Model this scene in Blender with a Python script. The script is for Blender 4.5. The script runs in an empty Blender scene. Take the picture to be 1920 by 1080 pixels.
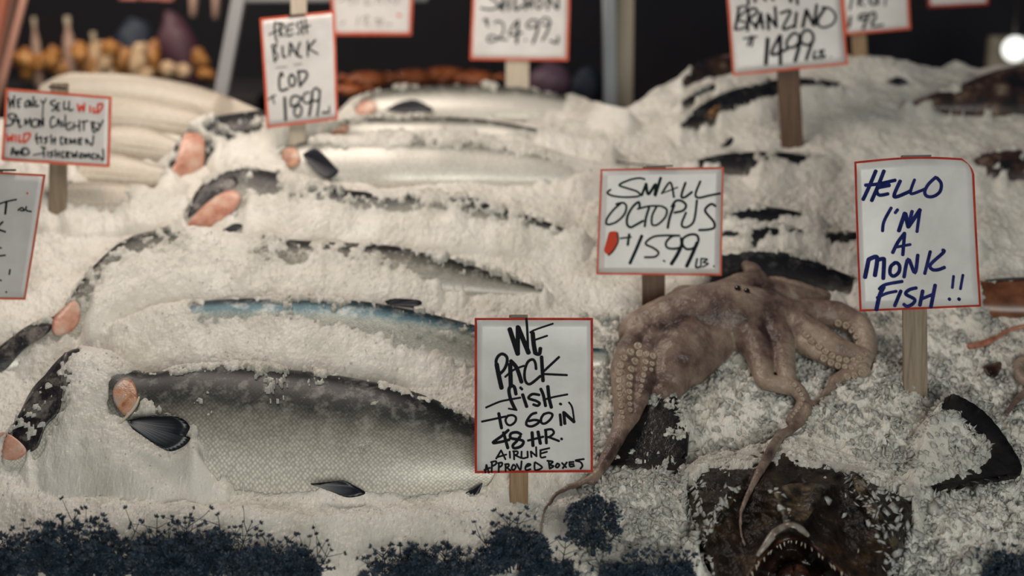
import bpy, bmesh, math, random
import numpy as np
from mathutils import Vector, Matrix
from mathutils.bvhtree import BVHTree

random.seed(11)
rng = np.random.default_rng(11)
S = bpy.context.scene
COL = S.collection

# ------------------------------------------------------------------ camera
PITCH = math.radians(15.0)
CAM = np.array((0.0, 0.0, 1.75))
FPX = 1920 * 50.0 / 36.0
RT = np.array((1.0, 0.0, 0.0))
FW = np.array((0.0, math.cos(PITCH), -math.sin(PITCH)))
UP = np.array((0.0, math.sin(PITCH), math.cos(PITCH)))
cd = bpy.data.cameras.new('camera')
cam = bpy.data.objects.new('camera', cd)
COL.objects.link(cam)
cam.location = CAM
cam.rotation_euler = (math.radians(90) - PITCH, 0, 0)
cd.lens = 50
cd.sensor_width = 36
cd.clip_start = 0.05
cd.dof.use_dof = True
cd.dof.focus_distance = 2.46
cd.dof.aperture_fstop = 1.5
cd.dof.aperture_blades = 0
S.camera = cam

# ------------------------------------------------------------------ world, lamps, exposure
S.view_settings.view_transform = 'Standard'
S.view_settings.look = 'None'
S.view_settings.gamma = 1.0
S.view_settings.use_curve_mapping = False
S.view_settings.exposure = 0.0
w = bpy.data.worlds.new('market_hall_air')
S.world = w
w.use_nodes = True
w.node_tree.nodes['Background'].inputs[0].default_value = (0.55, 0.72, 1.0, 1)
w.node_tree.nodes['Background'].inputs[1].default_value = 0.035


def area(name, loc, target, sx, sy, power, col):
    l = bpy.data.lights.new(name, 'AREA')
    l.shape = 'RECTANGLE'
    l.size, l.size_y = sx, sy
    l.energy = power
    l.color = col
    o = bpy.data.objects.new(name, l)
    COL.objects.link(o)
    o.location = loc
    d = Vector(target) - Vector(loc)
    o.rotation_euler = d.to_track_quat('-Z', 'Y').to_euler()
    return o


area('stall_lamp', (-0.80, 2.95, 2.55), (-0.45, 3.60, 1.0), 1.3, 0.6, 24, (1.0, 0.88, 0.77))
area('front_fill', (0.9, -2.2, 1.95), (0.35, 2.7, 1.1), 2.2, 1.5, 98, (0.97, 0.98, 0.90))  # unseen fill added behind the camera to brighten the sign cards
area('shelf_fill', (-1.45, 4.5, 2.2), (-1.45, 5.0, 1.2), 0.6, 0.3, 15, (1.0, 0.85, 0.68))  # extra light added to lift the packs on the back shelf, no lamp there

# ------------------------------------------------------------------ helpers


def link(name, me, mat, parent):
    o = bpy.data.objects.new(name, me)
    COL.objects.link(o)
    if mat:
        me.materials.append(mat)
    if parent:
        o.parent = parent
    return o


def mesh(name, V, F, mat=None, parent=None, smooth=True, uv=None, base=None):
    """One mesh object; V in world space. uv: per-vertex (n,2)."""
    V = np.asarray(V, float).reshape(-1, 3)
    off = np.zeros(3)
    if parent is not None:
        off = np.array(parent.matrix_world.translation if False else WORLD[parent.name])
    elif base is not None:
        off = np.asarray(base, float)
    me = bpy.data.meshes.new(name)
    me.from_pydata((V - off).tolist(), [], [list(map(int, f)) for f in F])
    if smooth:
        me.polygons.foreach_set('use_smooth', [True] * len(me.polygons))
    if uv is not None:
        lay = me.uv_layers.new(name='UVMap')
        li = np.empty(len(me.loops), int)
        me.loops.foreach_get('vertex_index', li)
        lay.data.foreach_set('uv', np.asarray(uv, float)[li].ravel())
    me.update()
    o = link(name, me, mat, parent)
    if parent is None:
        o.location = off
    WORLD[o.name] = np.zeros(3) + off
    return o


WORLD = {}


def tag(o, label=None, cat=None, group=None, kind=None):
    if label:
        o['label'] = label
    if cat:
        o['category'] = cat
    if group:
        o['group'] = group
    if kind:
        o['kind'] = kind
    return o


def thing(name, label, cat, loc, group=None):
    o = bpy.data.objects.new(name, None)
    o.empty_display_size = 0.05
    COL.objects.link(o)
    o.location = loc
    WORLD[o.name] = np.array(loc, float)
    return tag(o, label, cat, group)


def subsurf(o, n=1):
    m = o.modifiers.new('sub', 'SUBSURF')
    m.levels = n
    m.render_levels = n
    return o


def bevel(o, w=0.002, seg=2):
    m = o.modifiers.new('bev', 'BEVEL')
    m.width = w
    m.segments = seg
    m.limit_method = 'ANGLE'
    return o


def solid(o, t):
    m = o.modifiers.new('sol', 'SOLIDIFY')
    m.thickness = t
    m.offset = 0
    return o


# ------------------------------------------------------------------ numpy noise
def hsh(ix, iy, k):
    n = (ix.astype(np.int64) * 374761393 + iy.astype(np.int64) * 668265263 + k * 1442695041) & 0xFFFFFFFF
    n = ((n ^ (n >> 13)) * 1274126177) & 0xFFFFFFFF
    n = ((n ^ (n >> 16)) * 2246822519) & 0xFFFFFFFF
    return ((n ^ (n >> 15)) & 0xFFFFFF) / float(0xFFFFFF)


def vnoise(x, y, k=0):
    ix, iy = np.floor(x), np.floor(y)
    fx, fy = x - ix, y - iy
    fx = fx * fx * (3 - 2 * fx)
    fy = fy * fy * (3 - 2 * fy)
    a = hsh(ix, iy, k)
    b = hsh(ix + 1, iy, k)
    c = hsh(ix, iy + 1, k)
    d = hsh(ix + 1, iy + 1, k)
    return (a + (b - a) * fx) * (1 - fy) + (c + (d - c) * fx) * fy


def fbm(x, y, o=4, k=0):
    s, a, t = 0, 1.0, 0
    for i in range(o):
        s = s + a * (vnoise(x * 2 ** i + 17 * i, y * 2 ** i + 31 * i, k + i) - 0.5)
        t += a
        a *= 0.55
    return s / t * 2


def facets(x, y, s, k=0):
    """Broken-ice relief: every cell is a little tilted plane."""
    gx, gy = np.floor(x / s), np.floor(y / s)
    best = np.full(x.shape, 1e9)
    out = np.zeros(x.shape)
    for i in (-1, 0, 1):
        for j in (-1, 0, 1):
            cx, cy = gx + i, gy + j
            px = (cx + hsh(cx, cy, k)) * s
            py = (cy + hsh(cx, cy, k + 1)) * s
            d = (x - px) ** 2 + (y - py) ** 2
            h = (hsh(cx, cy, k + 2) - 0.5) + ((hsh(cx, cy, k + 3) - 0.5) * (x - px) + (hsh(cx, cy, k + 4) - 0.5) * (y - py)) / s * 2.2
            m = d < best
            best = np.where(m, d, best)
            out = np.where(m, h, out)
    return out


def sstep(a, b, x):
    t = np.clip((x - a) / (b - a), 0, 1)
    return t * t * (3 - 2 * t)


def poly_sd(px, py, P):
    """signed distance to a polygon, positive inside"""
    P = np.asarray(P, float)
    d = np.full(px.shape, 1e9)
    ins = np.zeros(px.shape, bool)
    n = len(P)
    for i in range(n):
        ax, ay = P[i]
        bx, by = P[(i + 1) % n]
        ex, ey = bx - ax, by - ay
        wx, wy = px - ax, py - ay
        t = np.clip((wx * ex + wy * ey) / (ex * ex + ey * ey + 1e-9), 0, 1)
        d = np.minimum(d, (wx - ex * t) ** 2 + (wy - ey * t) ** 2)
        c = ((ay > py) != (by > py)) & (px < (bx - ax) * (py - ay) / (by - ay + 1e-12) + ax)
        ins ^= c
    d = np.sqrt(d)
    return np.where(ins, d, -d)


# ------------------------------------------------------------------ the bank of ice (its plain shape)
def softplus(t):
    return np.where(t > 30, t, np.log1p(np.exp(np.minimum(t, 30))))


def base_z(x, y):
    x = np.asarray(x, float)
    y = np.asarray(y, float)
    yc = 3.50 + 0.25 * sstep(0.16, 0.60, x) - 0.02 * sstep(0.8, 1.2, x)
    z = 0.70 + 0.42 * (y - 2.10)
    z = z - 1.25 * 0.05 * softplus((y - yc) / 0.05)
    z = z - 1.6 * 0.05 * softplus((1.98 - y) / 0.05)
    return z + 0.020 * fbm(x * 2.6 + 3, y * 2.6, 3, 40)


SN = np.array((0.0, -0.387, 0.922))            # the slope's normal


def ray(px, py):
    return RT * ((px - 960.0) / FPX) + UP * ((540.0 - py) / FPX) + FW


def pix(x, y, z):
    dx, dy, dz = x - CAM[0], y - CAM[1], z - CAM[2]
    d = dy * FW[1] + dz * FW[2]
    u = dy * UP[1] + dz * UP[2]
    return 960 + FPX * dx / d, 540 - FPX * u / d, d


TS = np.arange(1.9, 4.6, 0.01)


def hit(px, py, zf=None, up=0.0):
    """where the sight line meets the ice (or a layer lying up above it)"""
    if zf is None:
        zf = base_z if not up else (lambda x, y: base_z(x, y) + up / 0.922)
    r = ray(px, py)
    P = CAM[:, None] + r[:, None] * TS
    g = P[2] - zf(P[0], P[1])
    k = np.nonzero(g < 0)[0]
    if len(k) == 0:
        t = 3.75
    else:
        i = k[0]
        a, b = TS[max(i - 1, 0)], TS[i]
        ga, gb = g[max(i - 1, 0)], g[i]
        t = a + (b - a) * ga / (ga - gb + 1e-12)
    return CAM + r * t, t


def on_plane(px, py, p0, n):
    r = ray(px, py)
    t = np.dot(p0 - CAM, n) / np.dot(r, n)
    return CAM + r * t


def at_depth(px, py, d):
    return CAM + ray(px, py) * d


# ------------------------------------------------------------------ materials
def mat(name, col, rough=0.5, metal=0.0, spec=0.5, coat=0.0, sss=0.0):
    m = bpy.data.materials.new(name)
    m.use_nodes = True
    b = m.node_tree.nodes['Principled BSDF']
    b.inputs['Base Color'].default_value = (*col, 1)
    b.inputs['Roughness'].default_value = rough
    b.inputs['Metallic'].default_value = metal
    b.inputs['Specular IOR Level'].default_value = spec
    b.inputs['Coat Weight'].default_value = coat
    if sss:
        b.inputs['Subsurface Weight'].default_value = sss
        b.inputs['Subsurface Radius'].default_value = (0.012, 0.011, 0.010)
        b.inputs['Subsurface Scale'].default_value = 1.0
    return m


def nd(m, t, **kw):
    n = m.node_tree.nodes.new(t)
    for k, v in kw.items():
        setattr(n, k, v)
    return n


def lk(m, a, b):
    m.node_tree.links.new(a, b)


def bsdf(m):
    return m.node_tree.nodes['Principled BSDF']


def ramp(m, fac, stops, interp='LINEAR'):
    r = nd(m, 'ShaderNodeValToRGB')
    r.color_ramp.interpolation = interp
    e = r.color_ramp.elements
    while len(e) < len(stops):
        e.new(0.5)
    for el, (p, c) in zip(e, stops):
        el.position = p
        el.color = (*c, 1)
    lk(m, fac, r.inputs[0])
    return r


def noise(m, scale, detail=4, rough=0.6, vec=None):
    n = nd(m, 'ShaderNodeTexNoise')
    n.inputs['Scale'].default_value = scale
    n.inputs['Detail'].default_value = detail
    n.inputs['Roughness'].default_value = rough
    if vec is None:
        tc = nd(m, 'ShaderNodeTexCoord')
        vec = tc.outputs['Object']
    lk(m, vec, n.inputs['Vector'])
    return n


def bump(m, h, strength, dist, nrm=None):
    b = nd(m, 'ShaderNodeBump')
    b.inputs['Strength'].default_value = strength
    b.inputs['Distance'].default_value = dist
    lk(m, h, b.inputs['Height'])
    if nrm:
        lk(m, nrm, b.inputs['Normal'])
    return b


def mixc(m, fac, a, b, mode='MIX'):
    x = nd(m, 'ShaderNodeMix', data_type='RGBA', blend_type=mode)
    for s, v in ((x.inputs[0], fac), (x.inputs[6], a), (x.inputs[7], b)):
        if hasattr(v, 'is_output') or hasattr(v, 'links'):
            lk(m, v, s)
        elif isinstance(v, (int, float)):
            s.default_value = v
        else:
            s.default_value = (*v, 1)
    return x.outputs[2]


def noisy(name, stops, scale, rough=0.5, bumps=0.0, bscale=None, **kw):
    m = mat(name, stops[0][1], rough, **kw)
    n = noise(m, scale)
    r = ramp(m, n.outputs['Fac'], stops)
    lk(m, r.outputs[0], bsdf(m).inputs['Base Color'])
    if bumps:
        n2 = noise(m, bscale or scale * 3)
        b = bump(m, n2.outputs['Fac'], 1.0, bumps)
        lk(m, b.outputs[0], bsdf(m).inputs['Normal'])
    return m


# crushed ice
M_ICE = mat('crushed_ice_white', (0.80, 0.77, 0.71), 0.36, spec=0.4, sss=0.6)
_m = M_ICE
_n = noise(_m, 9.0, 5)
_r = ramp(_m, _n.outputs['Fac'], [(0.32, (0.66, 0.63, 0.56)), (0.55, (0.80, 0.77, 0.71)), (0.8, (0.86, 0.84, 0.79))])
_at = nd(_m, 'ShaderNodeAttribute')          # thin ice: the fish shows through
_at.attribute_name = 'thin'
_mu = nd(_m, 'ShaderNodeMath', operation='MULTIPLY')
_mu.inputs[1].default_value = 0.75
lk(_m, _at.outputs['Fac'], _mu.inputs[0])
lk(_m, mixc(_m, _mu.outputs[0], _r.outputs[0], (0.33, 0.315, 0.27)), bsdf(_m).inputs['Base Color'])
_v = nd(_m, 'ShaderNodeTexVoronoi')
_v.inputs['Scale'].default_value = 190
_tc = nd(_m, 'ShaderNodeTexCoord')
lk(_m, _tc.outputs['Object'], _v.inputs['Vector'])
_b = bump(_m, _v.outputs['Distance'], 0.45, 0.002)
_n2 = noise(_m, 330, 3)
_b2 = bump(_m, _n2.outputs['Fac'], 0.4, 0.0015, _b.outputs[0])
lk(_m, _b2.outputs[0], bsdf(_m).inputs['Normal'])

M_FLAKE = mat('ice_flake_clear', (0.74, 0.74, 0.71), 0.16, spec=0.5, sss=0.0)
_m = M_FLAKE
_t = nd(_m, 'ShaderNodeBsdfTranslucent')
_t.inputs['Color'].default_value = (0.86, 0.86, 0.82, 1)
_x = nd(_m, 'ShaderNodeMixShader')
_x.inputs[0].default_value = 0.5
lk(_m, bsdf(_m).outputs[0], _x.inputs[1])
lk(_m, _t.outputs[0], _x.inputs[2])
lk(_m, _x.outputs[0], _m.node_tree.nodes['Material Output'].inputs['Surface'])


def fish_mat(name, back, mid, flank, belly, metal=0.25, rough=0.32, scale=170.0, frost=0.5, edge=(0.10, 0.34, 0.62)):
    """Skin from belly (uv v=0) to back (v=1), with scales."""
    m = mat(name, flank, rough + 0.08, metal, spec=0.3)
    uv = nd(m, 'ShaderNodeUVMap')
    sep = nd(m, 'ShaderNodeSeparateXYZ')
    lk(m, uv.outputs[0], sep.inputs[0])
    n = noise(m, 26, 5)
    ma = nd(m, 'ShaderNodeMath', operation='MULTIPLY_ADD')
    lk(m, n.outputs['Fac'], ma.inputs[0])
    ma.inputs[1].default_value = 0.16
    lk(m, sep.outputs['Y'], ma.inputs[2])
    sb = nd(m, 'ShaderNodeMath', operation='SUBTRACT')
    lk(m, ma.outputs[0], sb.inputs[0])
    sb.inputs[1].default_value = 0.08
    r = ramp(m, sb.outputs[0], [(edge[0], belly), (edge[1], flank), (edge[2], mid), (min(edge[2] + 0.17, 0.97), back)])
    mp = nd(m, 'ShaderNodeMapping')
    mp.inputs['Scale'].default_value = (scale, scale * 0.24, 1)
    lk(m, uv.outputs[0], mp.inputs[0])
    mp2 = nd(m, 'ShaderNodeMapping')
    mp2.inputs['Rotation'].default_value = (0, 0, math.radians(45))
    lk(m, mp.outputs[0], mp2.inputs[0])
    v = nd(m, 'ShaderNodeTexVoronoi')
    v.inputs['Scale'].default_value = 1.0
    v.inputs['Randomness'].default_value = 0.35
    lk(m, mp2.outputs[0], v.inputs['Vector'])
    dk = ramp(m, v.outputs['Distance'], [(0.15, (1.25, 1.25, 1.22)), (0.62, (0.55, 0.55, 0.55))])
    c = mixc(m, 0.75, r.outputs[0], dk.outputs[0], 'MULTIPLY')
    # thin frost lying on the skin in patches
    fn = noise(m, 34, 6, 0.7)
    fr = ramp(m, fn.outputs['Fac'], [(0.50, (0, 0, 0)), (0.68, (frost, frost, frost))])
    c2 = mixc(m, fr.outputs[0], c, (0.62, 0.60, 0.55))
    lk(m, c2, bsdf(m).inputs['Base Color'])
    b = bump(m, v.outputs['Distance'], -0.5, 0.0015)
    lk(m, b.outputs[0], bsdf(m).inputs['Normal'])
    return m


M_SALMON = fish_mat('salmon_skin', (0.012, 0.013, 0.016), (0.055, 0.055, 0.052), (0.32, 0.305, 0.265), (0.76, 0.72, 0.64), metal=0.08, frost=0.28, edge=(0.26, 0.52, 0.68))
M_SALMON2 = fish_mat('blue_salmon_skin', (0.010, 0.018, 0.026), (0.05, 0.12, 0.155), (0.46, 0.48, 0.43), (0.72, 0.69, 0.62), metal=0.3, frost=0.35, edge=(0.25, 0.62, 0.78))
M_TAIL = fish_mat('silver_tail_skin', (0.02, 0.02, 0.018), (0.09, 0.088, 0.07), (0.50, 0.48, 0.42), (0.74, 0.71, 0.65), metal=0.3, frost=0.5, edge=(0.2, 0.42, 0.66))
M_SILVER = fish_mat('pale_salmon_skin', (0.045, 0.05, 0.046), (0.18, 0.18, 0.155), (0.62, 0.60, 0.55), (0.80, 0.77, 0.71), frost=0.6, edge=(0.3, 0.58, 0.76))
M_WHITE = fish_mat('white_fish_skin', (0.42, 0.36, 0.29), (0.66, 0.58, 0.49), (0.76, 0.69, 0.60), (0.70, 0.62, 0.53), metal=0.0, rough=0.28, frost=0.2, edge=(0.06, 0.2, 0.8))
M_DARK = fish_mat('dark_fish_skin', (0.008, 0.009, 0.013), (0.012, 0.012, 0.017), (0.035, 0.030, 0.030), (0.16, 0.14, 0.12), metal=0.0, rough=0.45, frost=0.10, edge=(0.03, 0.2, 0.5))
M_CROWN = noisy('black_head_skin', [(0.38, (0.008, 0.008, 0.011)), (0.50, (0.025, 0.020, 0.022)), (0.62, (0.17, 0.15, 0.135))], 30, 0.4, 0.002, 90)
M_ROCK = noisy('mottled_rockfish_skin', [(0.36, (0.012, 0.012, 0.016)), (0.52, (0.06, 0.032, 0.026)), (0.66, (0.22, 0.16, 0.12)), (0.74, (0.40, 0.36, 0.30))], 22, 0.35, 0.002, 90)
M_RUST = noisy('rust_brown_fish_skin', [(0.35, (0.10, 0.035, 0.018)), (0.6, (0.25, 0.10, 0.05)), (0.75, (0.36, 0.2, 0.11))], 14, 0.3)
M_GILL = noisy('pink_gill_flesh', [(0.35, (0.50, 0.20, 0.14)), (0.52, (0.70, 0.38, 0.28)), (0.68, (0.78, 0.58, 0.47))], 22, 0.35, 0.002, 60)
M_GILLO = noisy('orange_gill_flesh', [(0.35, (0.32, 0.13, 0.07)), (0.5, (0.58, 0.31, 0.19)), (0.66, (0.42, 0.37, 0.33))], 40, 0.3, 0.002, 80)
M_BONE = mat('cream_gill_rim', (0.62, 0.52, 0.40), 0.4)

M_FIN = mat('fin_membrane', (0.02, 0.022, 0.03), 0.35)
_m = M_FIN
_uv = nd(_m, 'ShaderNodeUVMap')
_sep = nd(_m, 'ShaderNodeSeparateXYZ')
lk(_m, _uv.outputs[0], _sep.inputs[0])
_w = nd(_m, 'ShaderNodeTexWave')
_w.inputs['Scale'].default_value = 7
_w.inputs['Distortion'].default_value = 1.0
lk(_m, _uv.outputs[0], _w.inputs['Vector'])
_r1 = ramp(_m, _sep.outputs['Y'], [(0.0, (0.03, 0.03, 0.035)), (0.18, (0.34, 0.33, 0.32)), (0.50, (0.13, 0.13, 0.14)), (0.80, (0.010, 0.012, 0.02))])
_r1x = ramp(_m, _sep.outputs['X'], [(0.0, (0.02, 0.02, 0.03)), (0.20, (0.08, 0.08, 0.09)), (0.34, (1, 1, 1))])
_c = mixc(_m, 1.0, _r1.outputs[0], _r1x.outputs[0], 'MULTIPLY')
_r2 = ramp(_m, _w.outputs['Fac'], [(0.0, (0.5, 0.5, 0.55)), (1.0, (1.2, 1.2, 1.2))])
lk(_m, mixc(_m, 0.8, _c, _r2.outputs[0], 'MULTIPLY'), bsdf(_m).inputs['Base Color'])
M_BLACKFIN = mat('black_fin', (0.012, 0.013, 0.02), 0.4)

M_OCTO = noisy('octopus_skin', [(0.34, (0.060, 0.036, 0.034)), (0.46, (0.19, 0.13, 0.105)), (0.60, (0.33, 0.25, 0.195)), (0.76, (0.44, 0.35, 0.285))], 11, 0.30, 0.004, 75, spec=0.4)
M_SUCK = noisy('octopus_sucker', [(0.3, (0.30, 0.22, 0.16)), (0.7, (0.46, 0.37, 0.29))], 40, 0.3)
M_MONK = noisy('monkfish_skin', [(0.36, (0.006, 0.005, 0.005)), (0.54, (0.020, 0.013, 0.009)), (0.66, (0.060, 0.035, 0.017)), (0.82, (0.16, 0.105, 0.055))], 15, 0.36, 0.006, 70, spec=0.3)
M_MONKFIN = noisy('monkfish_fin_skin', [(0.3, (0.008, 0.008, 0.010)), (0.6, (0.026, 0.022, 0.020)), (0.85, (0.09, 0.06, 0.04))], 20, 0.3, 0.002, 90)
M_MOUTH = noisy('monkfish_mouth_flesh', [(0.35, (0.012, 0.006, 0.005)), (0.58, (0.055, 0.022, 0.015)), (0.75, (0.20, 0.095, 0.055))], 34, 0.25, 0.003, 80)
M_CAV = noisy('dark_mouth_inside', [(0.35, (0.006, 0.004, 0.004)), (0.65, (0.03, 0.014, 0.010))], 20, 0.35)
M_LIP = noisy('monkfish_lip', [(0.3, (0.10, 0.05, 0.04)), (0.55, (0.34, 0.30, 0.26)), (0.8, (0.56, 0.53, 0.48))], 40, 0.22)
M_TOOTH = mat('tooth', (0.55, 0.48, 0.38), 0.3)

M_PAPER = noisy('sign_paper', [(0.35, (0.66, 0.63, 0.61)), (0.55, (0.78, 0.75, 0.73)), (0.75, (0.82, 0.79, 0.77))], 7, 0.42, 0.0006, 30, coat=0.25)
bsdf(M_PAPER).inputs['Coat Roughness'].default_value = 0.12
M_RED = noisy('red_marker_line', [(0.35, (0.42, 0.030, 0.018)), (0.7, (0.58, 0.065, 0.04))], 25, 0.7, spec=0.12)
M_REDF = noisy('bright_red_marker_line', [(0.35, (0.68, 0.10, 0.05)), (0.7, (0.76, 0.20, 0.12))], 25, 0.7, spec=0.12)
M_REDINK = mat('red_marker_ink', (0.72, 0.08, 0.045), 0.7, spec=0.12)
M_INK = mat('black_marker_ink', (0.008, 0.009, 0.013), 0.7, spec=0.12)
M_INKG = mat('dark_green_black_ink', (0.008, 0.016, 0.018), 0.7, spec=0.12)
M_BLUE = noisy('blue_marker_ink', [(0.4, (0.006, 0.014, 0.10)), (0.62, (0.024, 0.028, 0.17))], 40, 0.7, spec=0.12)
M_GREYINK = mat('faded_marker_ink', (0.30, 0.28, 0.24), 0.5)
M_CLIP = mat('dull_staple_metal', (0.07, 0.06, 0.055), 0.45, 0.5)
M_STEEL = mat('staple_steel', (0.75, 0.75, 0.75), 0.15, 1.0)


def wood(name, c0, c1):
    m = mat(name, c0, 0.6)
    tc = nd(m, 'ShaderNodeTexCoord')
    mp = nd(m, 'ShaderNodeMapping')
    mp.inputs['Scale'].default_value = (170, 60, 7)
    lk(m, tc.outputs['Object'], mp.inputs[0])
    n = noise(m, 1.0, 4, 0.6, mp.outputs[0])
    r = ramp(m, n.outputs['Fac'], [(0.3, c0), (0.7, c1)])
    lk(m, r.outputs[0], bsdf(m).inputs['Base Color'])
    b = bump(m, n.outputs['Fac'], 0.5, 0.001)
    lk(m, b.outputs[0], bsdf(m).inputs['Normal'])
    return m


M_WOOD = wood('stake_wood', (0.22, 0.125, 0.058), (0.40, 0.26, 0.145))
M_WOODG = wood('weathered_stake_wood', (0.20, 0.145, 0.095), (0.36, 0.28, 0.20))
M_WOODD = wood('dark_wet_stake_wood', (0.07, 0.035, 0.018), (0.16, 0.085, 0.045))
M_WOODP = wood('pale_stake_wood', (0.50, 0.42, 0.32), (0.62, 0.54, 0.43))

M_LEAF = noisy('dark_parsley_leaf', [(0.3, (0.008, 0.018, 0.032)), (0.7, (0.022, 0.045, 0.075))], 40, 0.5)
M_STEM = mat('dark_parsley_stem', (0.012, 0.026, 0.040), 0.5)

# ------------------------------------------------------------------ fish
BV = {}          # body object name -> BVH
FISH = []        # (bvh, bbox, list of bare patches)
DV = np.array((0.0, math.cos(math.radians(52)), math.sin(math.radians(52))))   # towards the back of a fish on its side
NV = np.array((0.0, -DV[2], DV[1]))                                             # out of its flank


def interp_st(st, n):
    st = np.asarray(st, float)
    k = np.r_[0, np.cumsum(np.hypot(np.diff(st[:, 0]), np.diff((st[:, 1] + st[:, 2]) / 2)))]
    q = np.linspace(0, k[-1], n)
    o = np.empty((n, 3))
    for c in range(3):
        y = st[:, c]
        m = np.gradient(y, k)
        i = np.clip(np.searchsorted(k, q, 'right') - 1, 0, len(k) - 2)
        h = k[i + 1] - k[i]
        t = (q - k[i]) / h
        o[:, c] = ((2 * t ** 3 - 3 * t ** 2 + 1) * y[i] + (t ** 3 - 2 * t ** 2 + t) * h * m[i]
                   + (-2 * t ** 3 + 3 * t ** 2) * y[i + 1] + (t ** 3 - t ** 2) * h * m[i + 1])
    return o


def build_body(parent, st, m, lift=0.012, thick=0.55, n=110, seg=36, tail=0.0, name='body', zmin=0.0):
    q = interp_st(st, n)
    V, UV = [], []
    arc = 0
    prev = None
    cs = []
    for (px, a, b) in q:
        c, d = hit(px, (a + b) / 2, None, lift)
        cs.append((c, d, max((b - a) / 2, 1.5)))
    C = np.array([c for c, _, _ in cs])
    # smooth the centre line
    for _ in range(6):
        C[1:-1] = (C[:-2] + 2 * C[1:-1] + C[2:]) / 4
    for i, (c, d, hp) in enumerate(cs):
        c = C[i]
        h = hp * d / FPX / 0.91
        wd = min(h * thick, 0.075)
        if prev is not None:
            arc += np.linalg.norm(c - prev)
        prev = c
        for s in range(seg):
            t = 2 * math.pi * s / seg
            ca, sa = math.cos(t), math.sin(t)
            V.append(c + DV * h * ca + NV * wd * np.sign(sa) * abs(sa) ** 0.85)
            UV.append((arc, (ca + 1) / 2))
    F = []
    for i in range(n - 1):
        for s in range(seg):
            s2 = (s + 1) % seg
            F.append((i * seg + s, i * seg + s2, (i + 1) * seg + s2, (i + 1) * seg + s))
    for e, i in ((0, 0), (1, n - 1)):
        V.append(np.mean([V[i * seg + s] for s in range(seg)], axis=0))
        UV.append(UV[i * seg])
        UV[-1] = (UV[i * seg][0], 0.5)
        k = len(V) - 1
        for s in range(seg):
            s2 = (s + 1) % seg
            F.append((k, i * seg + s2, i * seg + s) if e == 0 else (k, i * seg + s, i * seg + s2))
    o = mesh(name, V, F, m, parent, True, UV)
    bv = BVHTree.FromPolygons([tuple(v) for v in V], F)
    V = np.array(V)
    return o, bv, (V.min(0), V.max(0))


def cast(px, py, bvs):
    r = ray(px, py)
    rv = Vector(r).normalized()
    best = None
    for b in bvs:
        loc, nrm, idx, dist = b.ray_cast(Vector(CAM), rv)
        if loc is not None and (best is None or dist < best[2]):
            best = (np.array(loc), np.array(nrm), dist)
    if best is None:
        p, t = hit(px, py)
        return p, SN.copy()
    n = best[1]
    if np.dot(n, r) > 0:
        n = -n
    return best[0], n


def smooth_poly(P, n=None, closed=True):
    P = np.asarray(P, float)
    out = []
    N = len(P)
    rngi = range(N if closed else N - 1)
    for i in rngi:
        p0 = P[(i - 1) % N] if closed or i > 0 else P[i]
        p1, p2 = P[i], P[(i + 1) % N]
        p3 = P[(i + 2) % N] if closed or i + 2 < N else P[i + 1]
        for k in range(n or 5):
            t = k / (n or 5)
            out.append(0.5 * (2 * p1 + (p2 - p0) * t + (2 * p0 - 5 * p1 + 4 * p2 - p3) * t * t + (3 * p1 - p0 - 3 * p2 + p3) * t ** 3))
    if not closed:
        out.append(P[-1])
    return np.array(out)


def bare_add(bvs, P, cap, amp):
    for (b, _, bare) in FISH:
        if bvs and b is bvs[0]:
            bare.append((P, cap, amp))


def patch(name, parent, P, m, bvs, lift=0.003, bulge=0.001, thick=0.002, label=None):
    """a piece of flesh that lies on the body: outline P, draped"""
    P = smooth_poly(P, 4)
    c = P.mean(0)
    bare_add(bvs, P, 6 if m is M_CROWN else 10, 22 if m is M_CROWN else 7)
    R = 5
    V, F, UV = [], [], []
    tocam = -FW
    for r in range(R + 1):
        for i, p in enumerate(P):
            q = c + (p - c) * r / R
            h, n = cast(q[0], q[1], bvs)
            V.append(h + tocam * (lift + bulge * (1 - (r / R) ** 2)))
            UV.append((i / len(P), r / R))
    N = len(P)
    V = np.array(V)
    # calm the drape
    D = (V - CAM) @ FW
    med = np.median(D)
    for k in range(len(V)):
        dd = np.clip(D[k], med - 0.05, med + 0.05)
        V[k] = CAM + (V[k] - CAM) * dd / D[k]
    for r in range(R):
        for i in range(N):
            j = (i + 1) % N
            F.append((r * N + i, r * N + j, (r + 1) * N + j, (r + 1) * N + i))
    o = mesh(name, V, F, m, parent, True, UV)
    solid(o, thick)
    if label:
        o['label'] = label
    return o


def fin(name, parent, root, edge, m, bvs, lift=0.006, tilt=0.5, thick=0.0016, label=None, curl=0.004, into=None):
    """a fan of rays from the root to the outer edge"""
    E = smooth_poly(edge, 6, closed=False)
    bare_add(bvs, np.vstack([[root], E]), 12, 3)
    h, n = cast(root[0], root[1], bvs)
    nn = n * (1 - tilt) - FW * tilt
    nn /= np.linalg.norm(nn)
    p0 = h - FW * lift
    V, F, UV = [], [], []
    R = 8
    root = np.array(root, float)
    N = len(E)
    for r in range(R + 1):
        for i, e in enumerate(E):
            k = max(r / R, 0.06)
            q = root + (e - root) * k
            p = on_plane(q[0], q[1], p0, nn)
            p = p + nn * (curl * math.sin(i / (N - 1) * math.pi * 3) * k + 0.35 * curl * ((i % 2) * 2 - 1) * k * 0.4)
            V.append(p)
            UV.append((i / (N - 1), r / R))
    for r in range(R):
        for i in range(N - 1):
            F.append((r * N + i, r * N + i + 1, (r + 1) * N + i + 1, (r + 1) * N + i))
    o = mesh(name, V, F, m, parent, True, UV)
    solid(o, thick)
    if label:
        o['label'] = label
    LASTFIN.clear()
    LASTFIN.extend([np.array(V), F])
    return o


LASTFIN = []


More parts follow.
